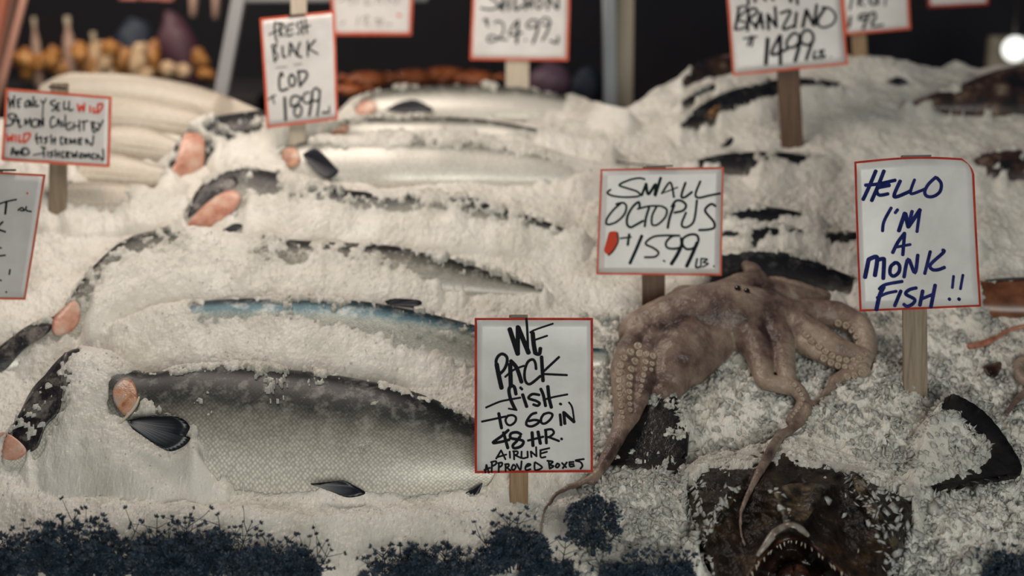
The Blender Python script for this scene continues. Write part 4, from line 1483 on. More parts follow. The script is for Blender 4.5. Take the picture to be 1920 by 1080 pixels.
# --- SMALL OCTOPUS
Q1, Q2 = (1120, 310), (1120, 400)
sign('sign reading SMALL OCTOPUS $15.99 with a red blot', [(1126, 317), (1357, 313), (1353, 517), (1118, 515)], (1225, 585), (1228, 313, 1226, 43), [
    (M_INKG, Q1, 7.2, 28, [
        [(640, 188), (560, 172), (430, 200), (297, 265), (400, 308), (530, 350), (578, 400), (520, 424), (350, 430), (200, 410), (135, 370), (180, 328)], (36, [(600, 405), (660, 248)]), (40, [(660, 255), (690, 390), (790, 255), (778, 415), (856, 170)]),
        (30, [(872, 380), (985, 230), (1035, 430)]), (20, [(900, 370), (1085, 297)]), (34, [(1190, 235), (1135, 410), (1180, 432), (1278, 360)]), (32, [(1390, 215), (1325, 390), (1370, 438), (1500, 410), (1655, 380)]),
        (30, [(255, 525), (350, 507), (393, 560), (360, 670), (250, 770), (132, 798), (132, 720), (220, 600), (320, 512)]), (34, [(573, 570), (560, 497), (480, 560), (412, 680), (402, 790), (450, 838), (530, 800), (620, 750)]),
        (28, [(545, 590), (700, 552), (850, 550)]), (34, [(700, 572), (660, 700), (642, 825)]), (30, [(800, 560), (742, 680), (742, 800), (820, 798), (918, 700), (938, 600), (870, 552)]),
        (36, [(952, 845), (980, 700), (1040, 535)]), (34, [(1005, 560), (1060, 482), (1140, 482), (1198, 540), (1160, 610), (1042, 640)]), (32, [(1198, 640), (1142, 780), (1160, 833), (1230, 828), (1308, 740), (1345, 472)]),
        (34, [(1595, 550), (1540, 522), (1472, 570), (1462, 630), (1570, 760), (1578, 840), (1500, 868), (1375, 875)])]),
    (M_INKG, Q2, 7.2, 32, [
        (24, [(312, 340), (458, 322)]), (36, [(432, 285), (412, 428)]), (44, [(603, 305), (530, 480), (442, 675)]), (30, [(1100, 302), (900, 300), (750, 322), (652, 410), (760, 470), (828, 530), (780, 588), (642, 595)]), (26, [(895, 640), (912, 650)]),
        (32, [(1110, 302), (1010, 312), (932, 390), (942, 460), (1030, 480), (1128, 450), (1130, 332)]), (50, [(1148, 420), (1080, 560), (1002, 685)]),
        (34, [(1150, 450), (1160, 342), (1260, 287), (1348, 300), (1363, 380), (1300, 468), (1210, 484), (1162, 442)]), (50, [(1348, 400), (1280, 560), (1207, 715)]),
        (28, [(1348, 615), (1332, 728), (1398, 720)]), (22, [(1400, 622), (1400, 720)]), (22, [(1400, 612), (1488, 622), (1430, 660), (1498, 680), (1422, 724)]), (24, [(1570, 712), (1578, 716)]),
        (22, [(272, 262), (282, 380), (222, 500), (152, 568)])]),
    (M_REDINK, Q2, 7.2, 118, [(118, [(208, 290), (178, 400), (148, 505)]), (80, [(235, 272), (222, 400), (150, 530)])])],
     M_REDF, M_WOODD, 3.5, clip=(1212, 312, 1262, 311))

# --- WILD FISHERMEN
L1 = (0, 160)
sign('sign about WILD SALMON and FISHERMEN, with two red words, by the white fish', [(11, 165), (209, 181), (205, 314), (2, 301)], (103, 410), (108, 155, 104, 33), [
    (M_INKG, L1, 7.2, 22, [
        [(118, 170), (135, 300)], [(135, 300), (165, 190)], [(165, 190), (190, 298)], [(190, 298), (197, 140)], [(240, 192), (245, 290), (272, 285)], [(235, 197), (290, 182)], [(242, 240), (270, 236)],
        [(380, 202), (346, 240), (346, 288), (380, 278), (400, 230), (380, 202)], [(410, 290), (406, 202), (450, 288), (456, 152)], [(490, 202), (486, 284), (530, 270)], [(560, 202), (590, 240), (625, 182)], (18, [(590, 240), (580, 380), (575, 540)]),
        [(750, 202), (692, 220), (692, 250), (740, 280), (748, 320), (702, 340)], [(770, 252), (775, 335), (810, 335)], [(766, 250), (810, 242)], [(770, 292), (800, 290)], [(870, 217), (866, 318), (910, 310)], [(936, 217), (936, 333), (988, 325)],
        [(190, 382), (122, 392), (122, 430), (170, 470), (158, 530), (78, 545)], [(180, 518), (215, 392), (250, 518)], [(182, 480), (248, 470)], [(265, 462), (262, 558), (300, 550)], [(342, 538), (346, 452), (375, 518), (410, 442), (420, 548)],
        [(460, 460), (432, 510), (450, 558), (508, 550), (518, 470), (460, 457)], [(540, 558), (540, 462), (585, 548), (590, 442)], [(740, 432), (702, 432), (682, 500), (697, 568), (748, 540)], [(770, 548), (790, 452), (820, 558)], [(772, 510), (818, 500)],
        [(840, 482), (852, 548), (880, 530), (885, 402)], [(960, 502), (912, 520), (902, 590), (950, 598), (958, 560)], [(1000, 502), (990, 598)], [(1070, 472), (1075, 618)], [(990, 556), (1080, 542)], [(1100, 492), (1188, 480)], [(1135, 492), (1130, 608)],
        [(1230, 492), (1250, 618)], [(1232, 495), (1278, 502), (1250, 560), (1308, 590), (1262, 638)], [(1320, 502), (1340, 550)], [(1388, 472), (1322, 608)]]),
    (M_INKG, L1, 7.2, 24, [
        [(500, 652), (490, 700), (512, 788)], [(480, 722), (558, 700)], [(560, 692), (560, 780)], [(650, 702), (602, 720), (638, 750), (602, 788)], [(692, 672), (700, 788)], [(742, 702), (742, 788)], [(700, 742), (760, 732)],
        [(820, 702), (826, 790), (850, 790)], [(815, 706), (850, 702)], [(880, 712), (880, 788)], [(880, 712), (910, 730), (882, 750), (910, 788)], [(946, 788), (950, 722), (980, 778), (1010, 722), (1020, 788)], [(1060, 722), (1060, 790), (1100, 790)], [(1060, 722), (1108, 716)], [(1060, 756), (1100, 750)],
        [(1165, 788), (1160, 722), (1240, 808), (1260, 682)], [(152, 938), (175, 842), (220, 938)], [(162, 910), (220, 902)], [(240, 938), (242, 882), (290, 928), (290, 872)], [(312, 862), (312, 938)], [(302, 852), (368, 852), (398, 918), (322, 938)],
        [(590, 842), (600, 968)], (18, [(452, 940), (608, 912)]), [(560, 832), (620, 850)], [(650, 892), (650, 960)], [(720, 892), (682, 910), (718, 940), (682, 968)], [(752, 872), (756, 968)], [(800, 892), (800, 968)], [(752, 932), (808, 922)],
        [(840, 902), (842, 970), (870, 970)], [(840, 902), (870, 896)], [(900, 978), (900, 902), (940, 912), (906, 940), (940, 978)], [(970, 902), (985, 973), (1010, 922), (1030, 973), (1040, 892)], [(1090, 922), (1072, 960), (1100, 978), (1118, 930), (1090, 917)],
        [(1142, 978), (1150, 922), (1170, 968), (1200, 917), (1210, 978)], [(1240, 932), (1242, 985), (1280, 985)], [(1240, 932), (1280, 926)], [(1312, 998), (1312, 932), (1390, 1008), (1390, 862)]]),
    (M_REDINK, L1, 7.2, 28, [
        [(1048, 255), (1070, 348), (1100, 275), (1130, 348), (1140, 245)], [(1215, 282), (1215, 358)], [(1265, 302), (1260, 363), (1290, 360)], [(1322, 252), (1312, 368), (1370, 310), (1378, 252), (1322, 257)],
        [(92, 662), (110, 758), (140, 692), (165, 758), (175, 662)], [(215, 672), (215, 758)], [(265, 672), (260, 758), (290, 755)], [(330, 652), (322, 768), (388, 720), (408, 652), (330, 657)]])],
     M_REDF, M_WOODG, 5, clip=(92, 163, 124, 166))

# --- FRESH BLACK COD
K1, K2 = (480, 10), (480, 130)
sign('sign reading FRESH BLACK COD $18.99', [(487, 34), (628, 20), (634, 224), (500, 240)], (558, 275), (559, -8, 556, 30), [
    (M_INKG, K1, 9, 34, [
        [(318, 285), (310, 400), (332, 560), (355, 610)], (22, [(215, 495), (300, 450), (420, 400)]), (26, [(325, 292), (440, 300)]), (30, [(402, 530), (398, 322)]), (26, [(398, 322), (455, 315), (470, 360), (405, 420), (475, 520)]),
        (28, [(632, 310), (535, 345), (515, 430), (535, 515), (625, 480)]), (26, [(520, 430), (610, 400)]), (26, [(735, 280), (690, 310), (705, 370), (738, 420), (725, 475), (682, 480)]), (30, [(772, 250), (790, 490)]), (30, [(835, 235), (860, 470)]), (24, [(765, 385), (915, 340)]),
        [(272, 672), (312, 948)], (26, [(255, 685), (345, 655), (312, 760), (368, 850), (312, 940)]), [(442, 692), (452, 860), (500, 862)], [(560, 850), (572, 630)], [(590, 645), (688, 848)], (24, [(560, 780), (650, 760)]), [(742, 625), (700, 740), (712, 850), (770, 868)], [(872, 605), (870, 858)], [(998, 585), (872, 730)], (28, [(872, 722), (1045, 818)])]),
    (M_GREYINK, K1, 9, 18, [[(335, 1050), (420, 1040), (520, 1032)], [(640, 1000), (770, 982)]]),
    (M_INKG, K2, 9, 40, [
        [(448, 115), (430, 55), (392, 130), (392, 300), (430, 358), (538, 320)], [(600, 82), (552, 150), (572, 268), (638, 268), (658, 160), (600, 82)], [(712, 25), (740, 288)], [(700, 42), (828, 32), (858, 120), (742, 278)],
        (24, [(205, 508), (328, 432)]), (26, [(270, 442), (308, 578)]), (50, [(482, 475), (500, 855)]), (36, [(650, 442), (592, 490), (592, 620), (680, 602), (768, 640), (750, 770), (672, 788), (642, 700), (720, 560), (758, 480), (652, 442)]),
        (32, [(900, 382), (812, 420), (802, 540), (880, 568), (940, 500)]), (46, [(950, 400), (930, 600), (897, 775)]), (34, [(1070, 380), (1020, 312), (952, 380), (952, 508), (1040, 528), (1078, 440)]), (38, [(1080, 352), (1060, 600), (1032, 785)]),
        (36, [(1125, 730), (1238, 722)]), (24, [(1240, 625), (1238, 718)])])],
     M_REDF, M_WOODP, 4.5, clip=(540, 30, 572, 27))

# --- SALMON 24.99
A1 = (880, 0)
sign('sign reading SALMON $24.99 on the crest', [(890, -110), (1072, -108), (1065, 114), (881, 112)], (970, 172), (972, -116, 970, 44), [
    (M_INKG, A1, 8.64, 42, [
        (34, [(330, -40), (460, 60), (430, 130), (320, 152), (185, 128)]), [(490, 145), (550, 0), (560, -60)], [(548, -60), (542, 175)], (32, [(470, 95), (600, 60)]), [(640, -60), (640, 165)], [(740, -40), (742, 158), (858, 92)],
        [(910, 155), (902, -60)], (34, [(902, -40), (960, 100), (1010, -40)]), [(1010, -40), (1012, 125)], (34, [(1100, 138), (1092, 10), (1160, -20), (1190, 80), (1112, 148)]), [(1272, 155), (1272, -50)], [(1290, -30), (1418, 145)], [(1438, 138), (1440, -60)],
        (34, [(235, 322), (308, 332)]), (38, [(262, 302), (298, 425)]), (30, [(402, 370), (470, 342), (548, 390), (548, 520), (480, 618), (350, 678), (292, 640), (340, 572), (430, 600), (500, 630), (615, 640)]),
        (34, [(750, 355), (642, 558), (855, 530)]), (48, [(790, 335), (766, 695)]), (36, [(905, 645), (915, 655)]), (34, [(1108, 332), (1010, 322), (932, 400), (960, 448), (1060, 430), (1118, 360)]), (42, [(1110, 402), (1090, 540), (1028, 695)]),
        (32, [(1152, 350), (1230, 284), (1298, 320), (1298, 400), (1182, 400)]), (38, [(1298, 342), (1270, 500), (1182, 655)]), (38, [(1312, 662), (1380, 688), (1428, 688), (1438, 592)])])],
     M_REDF, M_WOODP, 4.5)

# --- BRANZINO
B1 = (1360, 0)
sign('sign reading BRANZINO $14.99', [(1355, -110), (1566, -128), (1590, 121), (1374, 142)], (1488, 283), (1466, -122, 1488, 42), [
    (M_INK, B1, 7.2, 40, [
        [(312, -50), (310, 65)], [(402, -50), (402, 25)], [(520, -40), (540, 5)], [(620, -50), (648, 0)], (48, [(872, -50), (882, 22)]), [(962, -50), (972, 55)], (26, [(300, -55), (660, -60)]), (26, [(860, -60), (980, -58)]),
        [(182, 125), (160, 250), (132, 395)], (28, [(162, 102), (268, 82), (288, 130), (172, 258), (288, 310), (250, 378), (132, 402)]), [(312, 135), (300, 415)], (36, [(312, 132), (400, 112), (428, 170), (332, 258), (428, 378)]), [(412, 388), (480, 175)], [(480, 175), (508, 388)], (28, [(402, 320), (518, 292)]),
        (44, [(582, 395), (572, 195)]), (42, [(572, 200), (688, 365)]), [(688, 365), (670, 95)], (36, [(742, 180), (878, 152), (772, 388), (915, 352)]), [(958, 172), (932, 375)],
        (46, [(1040, 365), (1090, 135)]), (44, [(1092, 135), (1188, 345)]), [(1190, 345), (1230, 65)], (42, [(1340, 112), (1245, 260), (1242, 340)]), (30, [(1242, 340), (1320, 373), (1438, 330), (1483, 240), (1450, 152), (1380, 107), (1302, 102)]),
        (24, [(245, 520), (425, 492)]), (28, [(350, 482), (302, 615)]), (28, [(380, 502), (350, 625)]), (56, [(570, 525), (546, 862)]), (42, [(730, 482), (622, 735), (835, 662)]), (50, [(740, 485), (740, 865)]),
        (38, [(970, 462), (910, 452), (832, 550), (832, 628), (918, 638), (1000, 562)]), (50, [(1000, 482), (988, 640), (937, 825)]), (38, [(1012, 560), (1032, 452), (1110, 407), (1178, 470), (1168, 578), (1080, 608), (1022, 572)]), (44, [(1168, 562), (1087, 805)]),
        (32, [(1208, 692), (1182, 788), (1258, 770)]), (28, [(1262, 692), (1328, 682), (1272, 730), (1343, 760), (1272, 788)]), (18, [(1416, 768), (1424, 774)])])],
     M_REDF, M_WOODD, 4.5)

# --- TROUT
T1 = (1580, 0)
sign('small sign reading TROUT, its price ending in 99, half behind the branzino card', [(1566, -130), (1698, -140), (1708, 55), (1586, 66)], (1616, 108), (1600, -135, 1615, 28), [
    (M_INKG, T1, 6.857, 30, [[(122, -40), (92, 125)], [(200, -50), (200, 78)], (26, [(205, -40), (260, -20), (210, 20), (275, 78)]), (30, [(370, -40), (340, 20), (400, 62), (440, 0), (400, -40)]), [(450, -40), (450, 55)], (22, [(550, -40), (540, 75)]),
                            (38, [(102, 215), (80, 345)]), (34, [(310, 182), (232, 192), (212, 248), (290, 240)]), (38, [(332, 192), (262, 368)]), (34, [(342, 190), (400, 162), (418, 230), (372, 280)]), (30, [(400, 262), (372, 338), (515, 322)])])],
     M_REDF, M_WOOD, 4.5)

# --- cut off at the left edge
Z1 = (0, 310)
sign('sign cut by the left edge, lowest on the left', [(-120, 316), (86, 327), (48, 562), (-140, 560)], (-40, 640), (-20, 318, -40, 40), [
    (M_INK, Z1, 4.15, 16, [(13, [(-20, 305), (50, 282), (128, 266)]), (18, [(50, 285), (40, 378)]), (13, [(140, 350), (170, 330), (190, 350), (160, 352)]), (13, [(205, 322), (205, 350), (243, 360)]), (15, [(20, 440), (-30, 490)]), (15, [(-20, 498), (40, 518)]),
                          (13, [(-40, 710), (40, 700)]), (13, [(-40, 632), (8, 644)]), (14, [(78, 812), (72, 848)]), (14, [(48, 984), (52, 988)]), (13, [(-30, 888), (10, 896)])]),
    (M_REDINK, Z1, 4.15, 14, [[(212, 215), (216, 220)]])],
     M_REDF, M_WOODG, 4.0, clip=(-25, 319, 30, 319))

# --- two far cards hanging from the rail
sign('faded card hanging from the rail behind the black cod sign', [(614, -80), (778, -80), (771, 66), (626, 66)], (700, 0), None, [
    (M_GREYINK, (0, 0), 1, 2.6, [[(636, 2), (660, -4), (656, 8)], [(668, 8), (672, -6)], [(690, -4), (684, 8), (698, 6)], [(706, 6), (710, -6), (716, 7)], [(726, 7), (728, -5), (742, 6), (748, -6)]]),
    (M_GREYINK, (0, 0), 1, 2.6, [[(646, 40), (640, 47)], [(672, 32), (670, 48)], [(680, 36), (690, 30), (684, 46), (694, 46)], [(702, 38), (712, 36), (706, 48)], [(718, 36), (712, 48)], [(724, 46), (734, 46)]]),
    (M_REDINK, (0, 0), 1, 5, [[(746, 28), (750, 29)]])],
     M_REDF, None, 5.5, hang=3.98)
sign('card edge hanging at the top, second sign right of the branzino sign', [(1734, -120), (1858, -120), (1853, 9), (1741, 14)], (1790, 0), None, [
    (M_GREYINK, (0, 0), 1, 3, [[(1760, -30), (1830, -32)], [(1765, -60), (1825, -60)]])], M_RED, None, 5, hang=4.1)

# ------------------------------------------------------------------ parsley along the front
LV = np.array([(0, 0), (0.06, 0.20), (0.36, 0.30), (0.10, 0.36), (0.42, 0.62), (0.12, 0.58), (0.24, 0.90), (0.07, 0.76), (0, 1.1),
               (-0.07, 0.76), (-0.24, 0.90), (-0.12, 0.58), (-0.42, 0.62), (-0.10, 0.36), (-0.36, 0.30), (-0.06, 0.20)])


def leaf(c, d, up, L, V, F):
    """one lobed leaflet, folded along its midrib"""
    d = d / np.linalg.norm(d)
    s = np.cross(d, up)
    s /= np.linalg.norm(s) + 1e-9
    n = np.cross(s, d)
    i0 = len(V)
    V.append(c + d * L * 0.45)
    for (a, b) in LV:
        V.append(c + d * b * L + s * a * L + n * L * (0.25 * abs(a) - 0.15 * b * b + random.uniform(-0.04, 0.04)))
    k = len(LV)
    for i in range(k):
        F.append((i0, i0 + 1 + i, i0 + 1 + (i + 1) % k))


def sprig(c, d, L, V, F, SV, SF, ls, depth=2, r=0.0016):
    d = d / np.linalg.norm(d)
    n = 6
    C = [c]
    dd = d.copy()
    for i in range(n):
        dd = dd + rng.normal(size=3) * 0.09
        dd /= np.linalg.norm(dd)
        C.append(C[-1] + dd * L / n)
    i0 = len(SV)
    a, b = tube(C, np.linspace(r, r * 0.5, n + 1), 5)
    SV.extend(a)
    SF.extend([tuple(i0 + k for k in f) for f in b])
    if depth > 0:
        for k in (2, 3, 4, 5):
            for s in (-1, 1):
                if random.random() < 0.75:
                    side = np.cross(dd, -FW)
                    side /= np.linalg.norm(side)
                    nd_ = dd * 0.75 + side * s * random.uniform(0.5, 1.0) + rng.normal(size=3) * 0.22
                    sprig(C[k], nd_, L * random.uniform(0.28, 0.45), V, F, SV, SF, ls, depth - 1, r * 0.65)
    up = rng.normal(size=3) * 0.5 - FW
    for s in (-0.8, 0, 0.8):
        side = np.cross(dd, up)
        side /= np.linalg.norm(side)
        leaf(C[-1], dd + side * s, up, ls * random.uniform(0.7, 1.2), V, F)


def bunch(label, px, py, wpx, hpx, count, ls=0.0095, group='parsley bunches along the front edge'):
    p, t = hit(px, py, Hs)
    k = t / FPX
    root = thing('parsley_bunch', label, 'parsley', p, group)
    V, F, SV, SF = [], [], [], []
    for i in range(int(count * 0.8)):
        a = random.uniform(-1, 1)
        q, _ = hit(px + a * wpx * 0.75, py + random.uniform(-0.25, 0.05) * hpx * 0.5, Hs)
        q = q - SN * 0.006
        prof = math.sqrt(max(0.12, 1 - a * a * 0.85))
        hgt = hpx * k * prof * random.uniform(0.35, 0.92)
        d = np.array((a * 0.55 + random.gauss(0, 0.25), random.uniform(-0.35, 0.25), 1.0))
        sprig(q, d, hgt, V, F, SV, SF, ls, 2 if hgt > 0.02 else 1)
    for i in range(5):                    # a few stalks stand clear of the rest
        a = random.uniform(-0.9, 0.9)
        q, _ = hit(px + a * wpx * 0.8, py - 0.1 * hpx, Hs)
        sprig(q - SN * 0.006, np.array((a * 0.6 + random.gauss(0, 0.3), random.uniform(-0.2, 0.2), 1.0)), hpx * k * random.uniform(0.85, 1.15), V, F, SV, SF, ls * 0.8, 1, 0.0012)
    mesh('stems', SV, SF, M_STEM, root)
    mesh('leaves', V, F, M_LEAF, root, smooth=False)
    return root


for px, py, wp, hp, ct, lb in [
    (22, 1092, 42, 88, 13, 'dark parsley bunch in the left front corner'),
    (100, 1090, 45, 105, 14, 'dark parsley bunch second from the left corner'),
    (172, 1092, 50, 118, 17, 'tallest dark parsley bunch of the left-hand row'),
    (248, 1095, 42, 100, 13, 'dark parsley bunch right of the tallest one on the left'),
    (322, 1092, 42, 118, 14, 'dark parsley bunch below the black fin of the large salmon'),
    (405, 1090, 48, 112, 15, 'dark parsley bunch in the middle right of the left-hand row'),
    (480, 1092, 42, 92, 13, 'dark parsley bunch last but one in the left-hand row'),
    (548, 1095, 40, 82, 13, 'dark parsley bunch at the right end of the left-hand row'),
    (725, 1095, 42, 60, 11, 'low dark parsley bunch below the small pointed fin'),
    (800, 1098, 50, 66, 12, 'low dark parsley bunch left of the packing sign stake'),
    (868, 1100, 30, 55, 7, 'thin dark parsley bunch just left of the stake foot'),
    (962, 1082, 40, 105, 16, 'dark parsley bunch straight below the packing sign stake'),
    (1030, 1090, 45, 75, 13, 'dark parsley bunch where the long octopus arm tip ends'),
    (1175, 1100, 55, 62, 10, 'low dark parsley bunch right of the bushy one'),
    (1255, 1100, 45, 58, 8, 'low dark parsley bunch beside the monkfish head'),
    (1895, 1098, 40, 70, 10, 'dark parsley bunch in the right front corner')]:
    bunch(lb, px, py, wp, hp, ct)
for i, (px, py) in enumerate([(752, 1062), (832, 1066), (905, 1075), (945, 1030)]):
    p, t = hit(px, py, Hs)
    root = thing('parsley_sprig', ['short parsley sprig standing up, leftmost over the low bunches', 'parsley sprig standing up with spread leaflets, left of the packing stake foot', 'bare-looking parsley sprig leaning left below the packing sign', 'thin forked parsley sprig directly below the packing stake'][i], 'parsley', p)
    V, F, SV, SF = [], [], [], []
    for k in range(3):
        sprig(p - SN * 0.01, np.array((random.uniform(-0.7, 0.7), 0.0, 1.0)), random.uniform(0.035, 0.055), V, F, SV, SF, 0.012, 1)
    mesh('stems', SV, SF, M_STEM, root)
    mesh('leaves', V, F, M_LEAF, root, smooth=False)
# the bushy one
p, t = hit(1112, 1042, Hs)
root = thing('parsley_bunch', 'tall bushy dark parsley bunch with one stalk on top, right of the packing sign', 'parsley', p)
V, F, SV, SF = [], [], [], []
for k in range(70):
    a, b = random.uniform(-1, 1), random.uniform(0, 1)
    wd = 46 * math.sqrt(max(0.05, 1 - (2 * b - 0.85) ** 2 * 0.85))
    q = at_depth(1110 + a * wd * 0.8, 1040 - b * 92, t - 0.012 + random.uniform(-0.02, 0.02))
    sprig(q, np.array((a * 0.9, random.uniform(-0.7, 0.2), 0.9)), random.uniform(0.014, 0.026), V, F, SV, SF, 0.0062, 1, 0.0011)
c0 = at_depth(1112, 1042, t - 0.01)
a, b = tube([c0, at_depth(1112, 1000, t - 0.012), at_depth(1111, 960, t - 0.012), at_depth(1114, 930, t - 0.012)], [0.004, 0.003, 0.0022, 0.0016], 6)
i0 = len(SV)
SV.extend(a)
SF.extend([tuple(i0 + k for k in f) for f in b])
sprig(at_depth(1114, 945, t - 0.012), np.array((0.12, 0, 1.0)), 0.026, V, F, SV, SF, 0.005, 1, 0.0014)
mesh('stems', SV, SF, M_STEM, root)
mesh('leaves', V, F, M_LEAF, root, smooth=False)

# ------------------------------------------------------------------ the stall behind
def box_v(c, sx, sy, sz):
    c = np.asarray(c, float)
    V = [c + np.array((x * sx, y * sy, z * sz)) / 2 for z in (-1, 1) for y in (-1, 1) for x in (-1, 1)]
    F = [(0, 2, 3, 1), (4, 5, 7, 6), (0, 1, 5, 4), (2, 6, 7, 3), (0, 4, 6, 2), (1, 3, 7, 5)]
    return V, F


def struct(name, V, F, m):
    o = mesh(name, V, F, m, None, False)
    o['kind'] = 'structure'
    return o


M_WALL = noisy('dark_stall_wall', [(0.35, (0.008, 0.011, 0.020)), (0.6, (0.018, 0.015, 0.022)), (0.75, (0.045, 0.019, 0.020))], 1.7, 0.8)
M_FLOOR = noisy('wet_concrete_floor', [(0.35, (0.04, 0.04, 0.045)), (0.65, (0.08, 0.08, 0.08))], 3, 0.4)
struct('wall_back', *box_v((0, 6.55, 1.5), 9, 0.1, 3.4), M_WALL)
struct('floor', *box_v((0, 3.0, -0.03), 9, 7.2, 0.06), M_FLOOR)
ct = thing('display_counter', 'steel counter holding the bank of ice', 'counter', (0, 2.9, 0))
V, F = box_v((0, 2.95, 0.30), 2.9, 1.8, 0.6)
bevel(mesh('counter_body', V, F, mat('brushed_counter_steel', (0.35, 0.36, 0.37), 0.35, 0.8), ct, False), 0.01)
V, F = box_v((0, 1.93, 0.585), 2.0, 0.12, 0.05)
bevel(mesh('front_lip', V, F, mat('steel_lip', (0.4, 0.41, 0.42), 0.3, 0.8), ct, False), 0.01)


def post(label, a, b, wpx, d, m):
    p, q = at_depth(*a, d), at_depth(*b, d)
    root = thing('metal_post', label, 'post', q)
    w_ = wpx * d / FPX / 2
    V = []
    for s in (q - (p - q) * 0.6, q, p, p + (p - q) * 0.8):
        for sx, sy in ((-1, -1), (1, -1), (1, 1), (-1, 1)):
            V.append(s + np.array((w_ * sx, w_ * sy, 0)))
    F = [(0, 3, 2, 1), (12, 13, 14, 15)] + [(r * 4 + s, r * 4 + (s + 1) % 4, r * 4 + 4 + (s + 1) % 4, r * 4 + 4 + s) for r in range(3) for s in range(4)]
    bevel(mesh('upright', V, F, m, root, False), 0.004)
    return root


M_POSTW = mat('grey_white_post_paint', (0.34, 0.34, 0.35), 0.4)
M_POSTB = mat('blue_grey_post', (0.26, 0.28, 0.30), 0.35, 0.3)
M_POSTC = mat('beige_post', (0.42, 0.36, 0.27), 0.45)
lp = post('slanted light grey post left of the black cod sign', (448, 0), (418, 162), 26, 4.05, M_POSTW)
V, F = tube([at_depth(446, -2, 4.05), at_depth(560, -3, 4.05), at_depth(800, -4, 4.05)], [0.013] * 3, 10)
mesh('rail', V, F, M_POSTW, lp)['label'] = 'horizontal light rail along the top'
post('blue-grey post right of the salmon sign', (1142, 0), (1144, 168), 26, 4.05, M_POSTB)
post('beige post right of the salmon sign, beside a blue-grey one', (1173, 0), (1171, 168), 30, 4.12, M_POSTC)


def lump(name, label, cat, px, py, rx, ry, d, m, group, wob=0.25, part=None):
    c = at_depth(px, py, d)
    bm = bmesh.new()
    bmesh.ops.create_icosphere(bm, subdivisions=3, radius=1)
    sx, sz = rx * d / FPX, ry * d / FPX
    ph = random.uniform(0, 50)
    for v in bm.verts:
        k = 1 + wob * (float(vnoise(np.array([v.co.x * 1.7 + ph]), np.array([v.co.z * 1.7 + v.co.y * 1.3]), 8)[0]) - 0.5) * 2
        v.co = Vector((v.co.x * sx * k, v.co.y * min(sx, sz) * 0.8 * k, v.co.z * sz * k))
    me = bpy.data.meshes.new(name)
    bm.to_mesh(me)
    bm.free()
    for p_ in me.polygons:
        p_.use_smooth = True
    o = link(name, me, m, None)
    o.location = c
    o.rotation_euler = (0, random.uniform(-0.3, 0.3), 0)
    return tag(o, label, cat, group)


M_OCH = noisy('golden_smoked_skin', [(0.38, (0.11, 0.036, 0.010)), (0.55, (0.40, 0.17, 0.04)), (0.72, (0.55, 0.31, 0.11))], 9, 0.4)
M_OCHP = noisy('pale_tan_pack', [(0.35, (0.40, 0.27, 0.16)), (0.7, (0.55, 0.40, 0.26))], 9, 0.5)
M_ORG = noisy('orange_crab_shell', [(0.35, (0.22, 0.05, 0.015)), (0.65, (0.42, 0.13, 0.045))], 12, 0.4)
M_PURP = mat('purple_bag', (0.10, 0.055, 0.085), 0.5)
M_NAVY = mat('navy_cloth', (0.010, 0.018, 0.035), 0.7)
M_BOTT = noisy('pale_pink_bottle', [(0.35, (0.30, 0.19, 0.15)), (0.7, (0.45, 0.34, 0.28))], 8, 0.35)
M_REDBOX = noisy('red_pink_pack', [(0.4, (0.32, 0.06, 0.05)), (0.65, (0.50, 0.20, 0.17))], 8, 0.5)
# shelf
sh = thing('back_shelf', 'dark shelf behind the white fish, loaded with golden packs', 'shelf', at_depth(200, 168, 4.9))
c = at_depth(210, 175, 4.95)
V, F = box_v(c, 1.1, 0.5, 0.04)
bevel(mesh('shelf_board', V, F, mat('dark_shelf_wood', (0.015, 0.014, 0.018), 0.6), sh, False), 0.004)
for dx in (-0.5, 0.5):
    V, F = box_v((c[0] + dx, c[1], c[2] / 2 - 0.02), 0.04, 0.3, c[2] - 0.04)
    mesh('leg', V, F, mat('dark_shelf_leg', (0.015, 0.014, 0.018), 0.6), sh, False)
PK = [(45, 112, 18, 16, 0), (72, 118, 16, 14, 0), (60, 138, 22, 10, 0), (98, 108, 14, 18, 0), (112, 128, 14, 12, 0), (136, 118, 14, 16, 0), (150, 98, 14, 16, 0), (165, 120, 15, 16, 0), (186, 112, 26, 24, 1),
      (205, 92, 14, 14, 0), (228, 108, 15, 20, 0), (240, 125, 12, 16, 0), (262, 112, 12, 26, 1), (282, 108, 14, 28, 0), (300, 128, 10, 12, 0), (318, 130, 14, 12, 1), (342, 134, 14, 10, 1), (375, 112, 14, 18, 0), (385, 138, 16, 10, 0), (160, 140, 18, 8, 0), (215, 138, 18, 8, 0), (270, 140, 16, 8, 1)]
for k, (px, py, rx, ry, pale) in enumerate(PK):
    lump('smoked_fish_pack', 'blurred golden-brown or tan pack heaped on the dark back shelf', 'pack', px, py, rx * 1.25, ry * 1.2, 4.85 + 0.05 * (k % 3), M_OCHP if pale else M_OCH, 'golden packs on the back shelf', 0.35)


def bottle(label, px, py0, py1, wpx, d, m, group):
    """py0 top, py1 bottom"""
    b, t_ = at_depth(px, py1, d), at_depth(px, py0, d)
    h = t_[2] - b[2]
    r = wpx * d / FPX / 2
    root = thing('bottle', label, 'bottle', b, group)
    prof = [(0.0, 0.0), (0.95, 0.0), (1, 0.04), (1, 0.55), (0.85, 0.68), (0.42, 0.80), (0.38, 0.90)]
    V, F = lathe(b, prof, r, h)
    mesh('bottle_body', V, F, m, root)
    V, F = lathe(b, [(0.0, 0.89), (0.48, 0.89), (0.48, 1.0), (0.0, 1.0)], r, h)
    mesh('cap', V, F, M_POSTC, root, False)


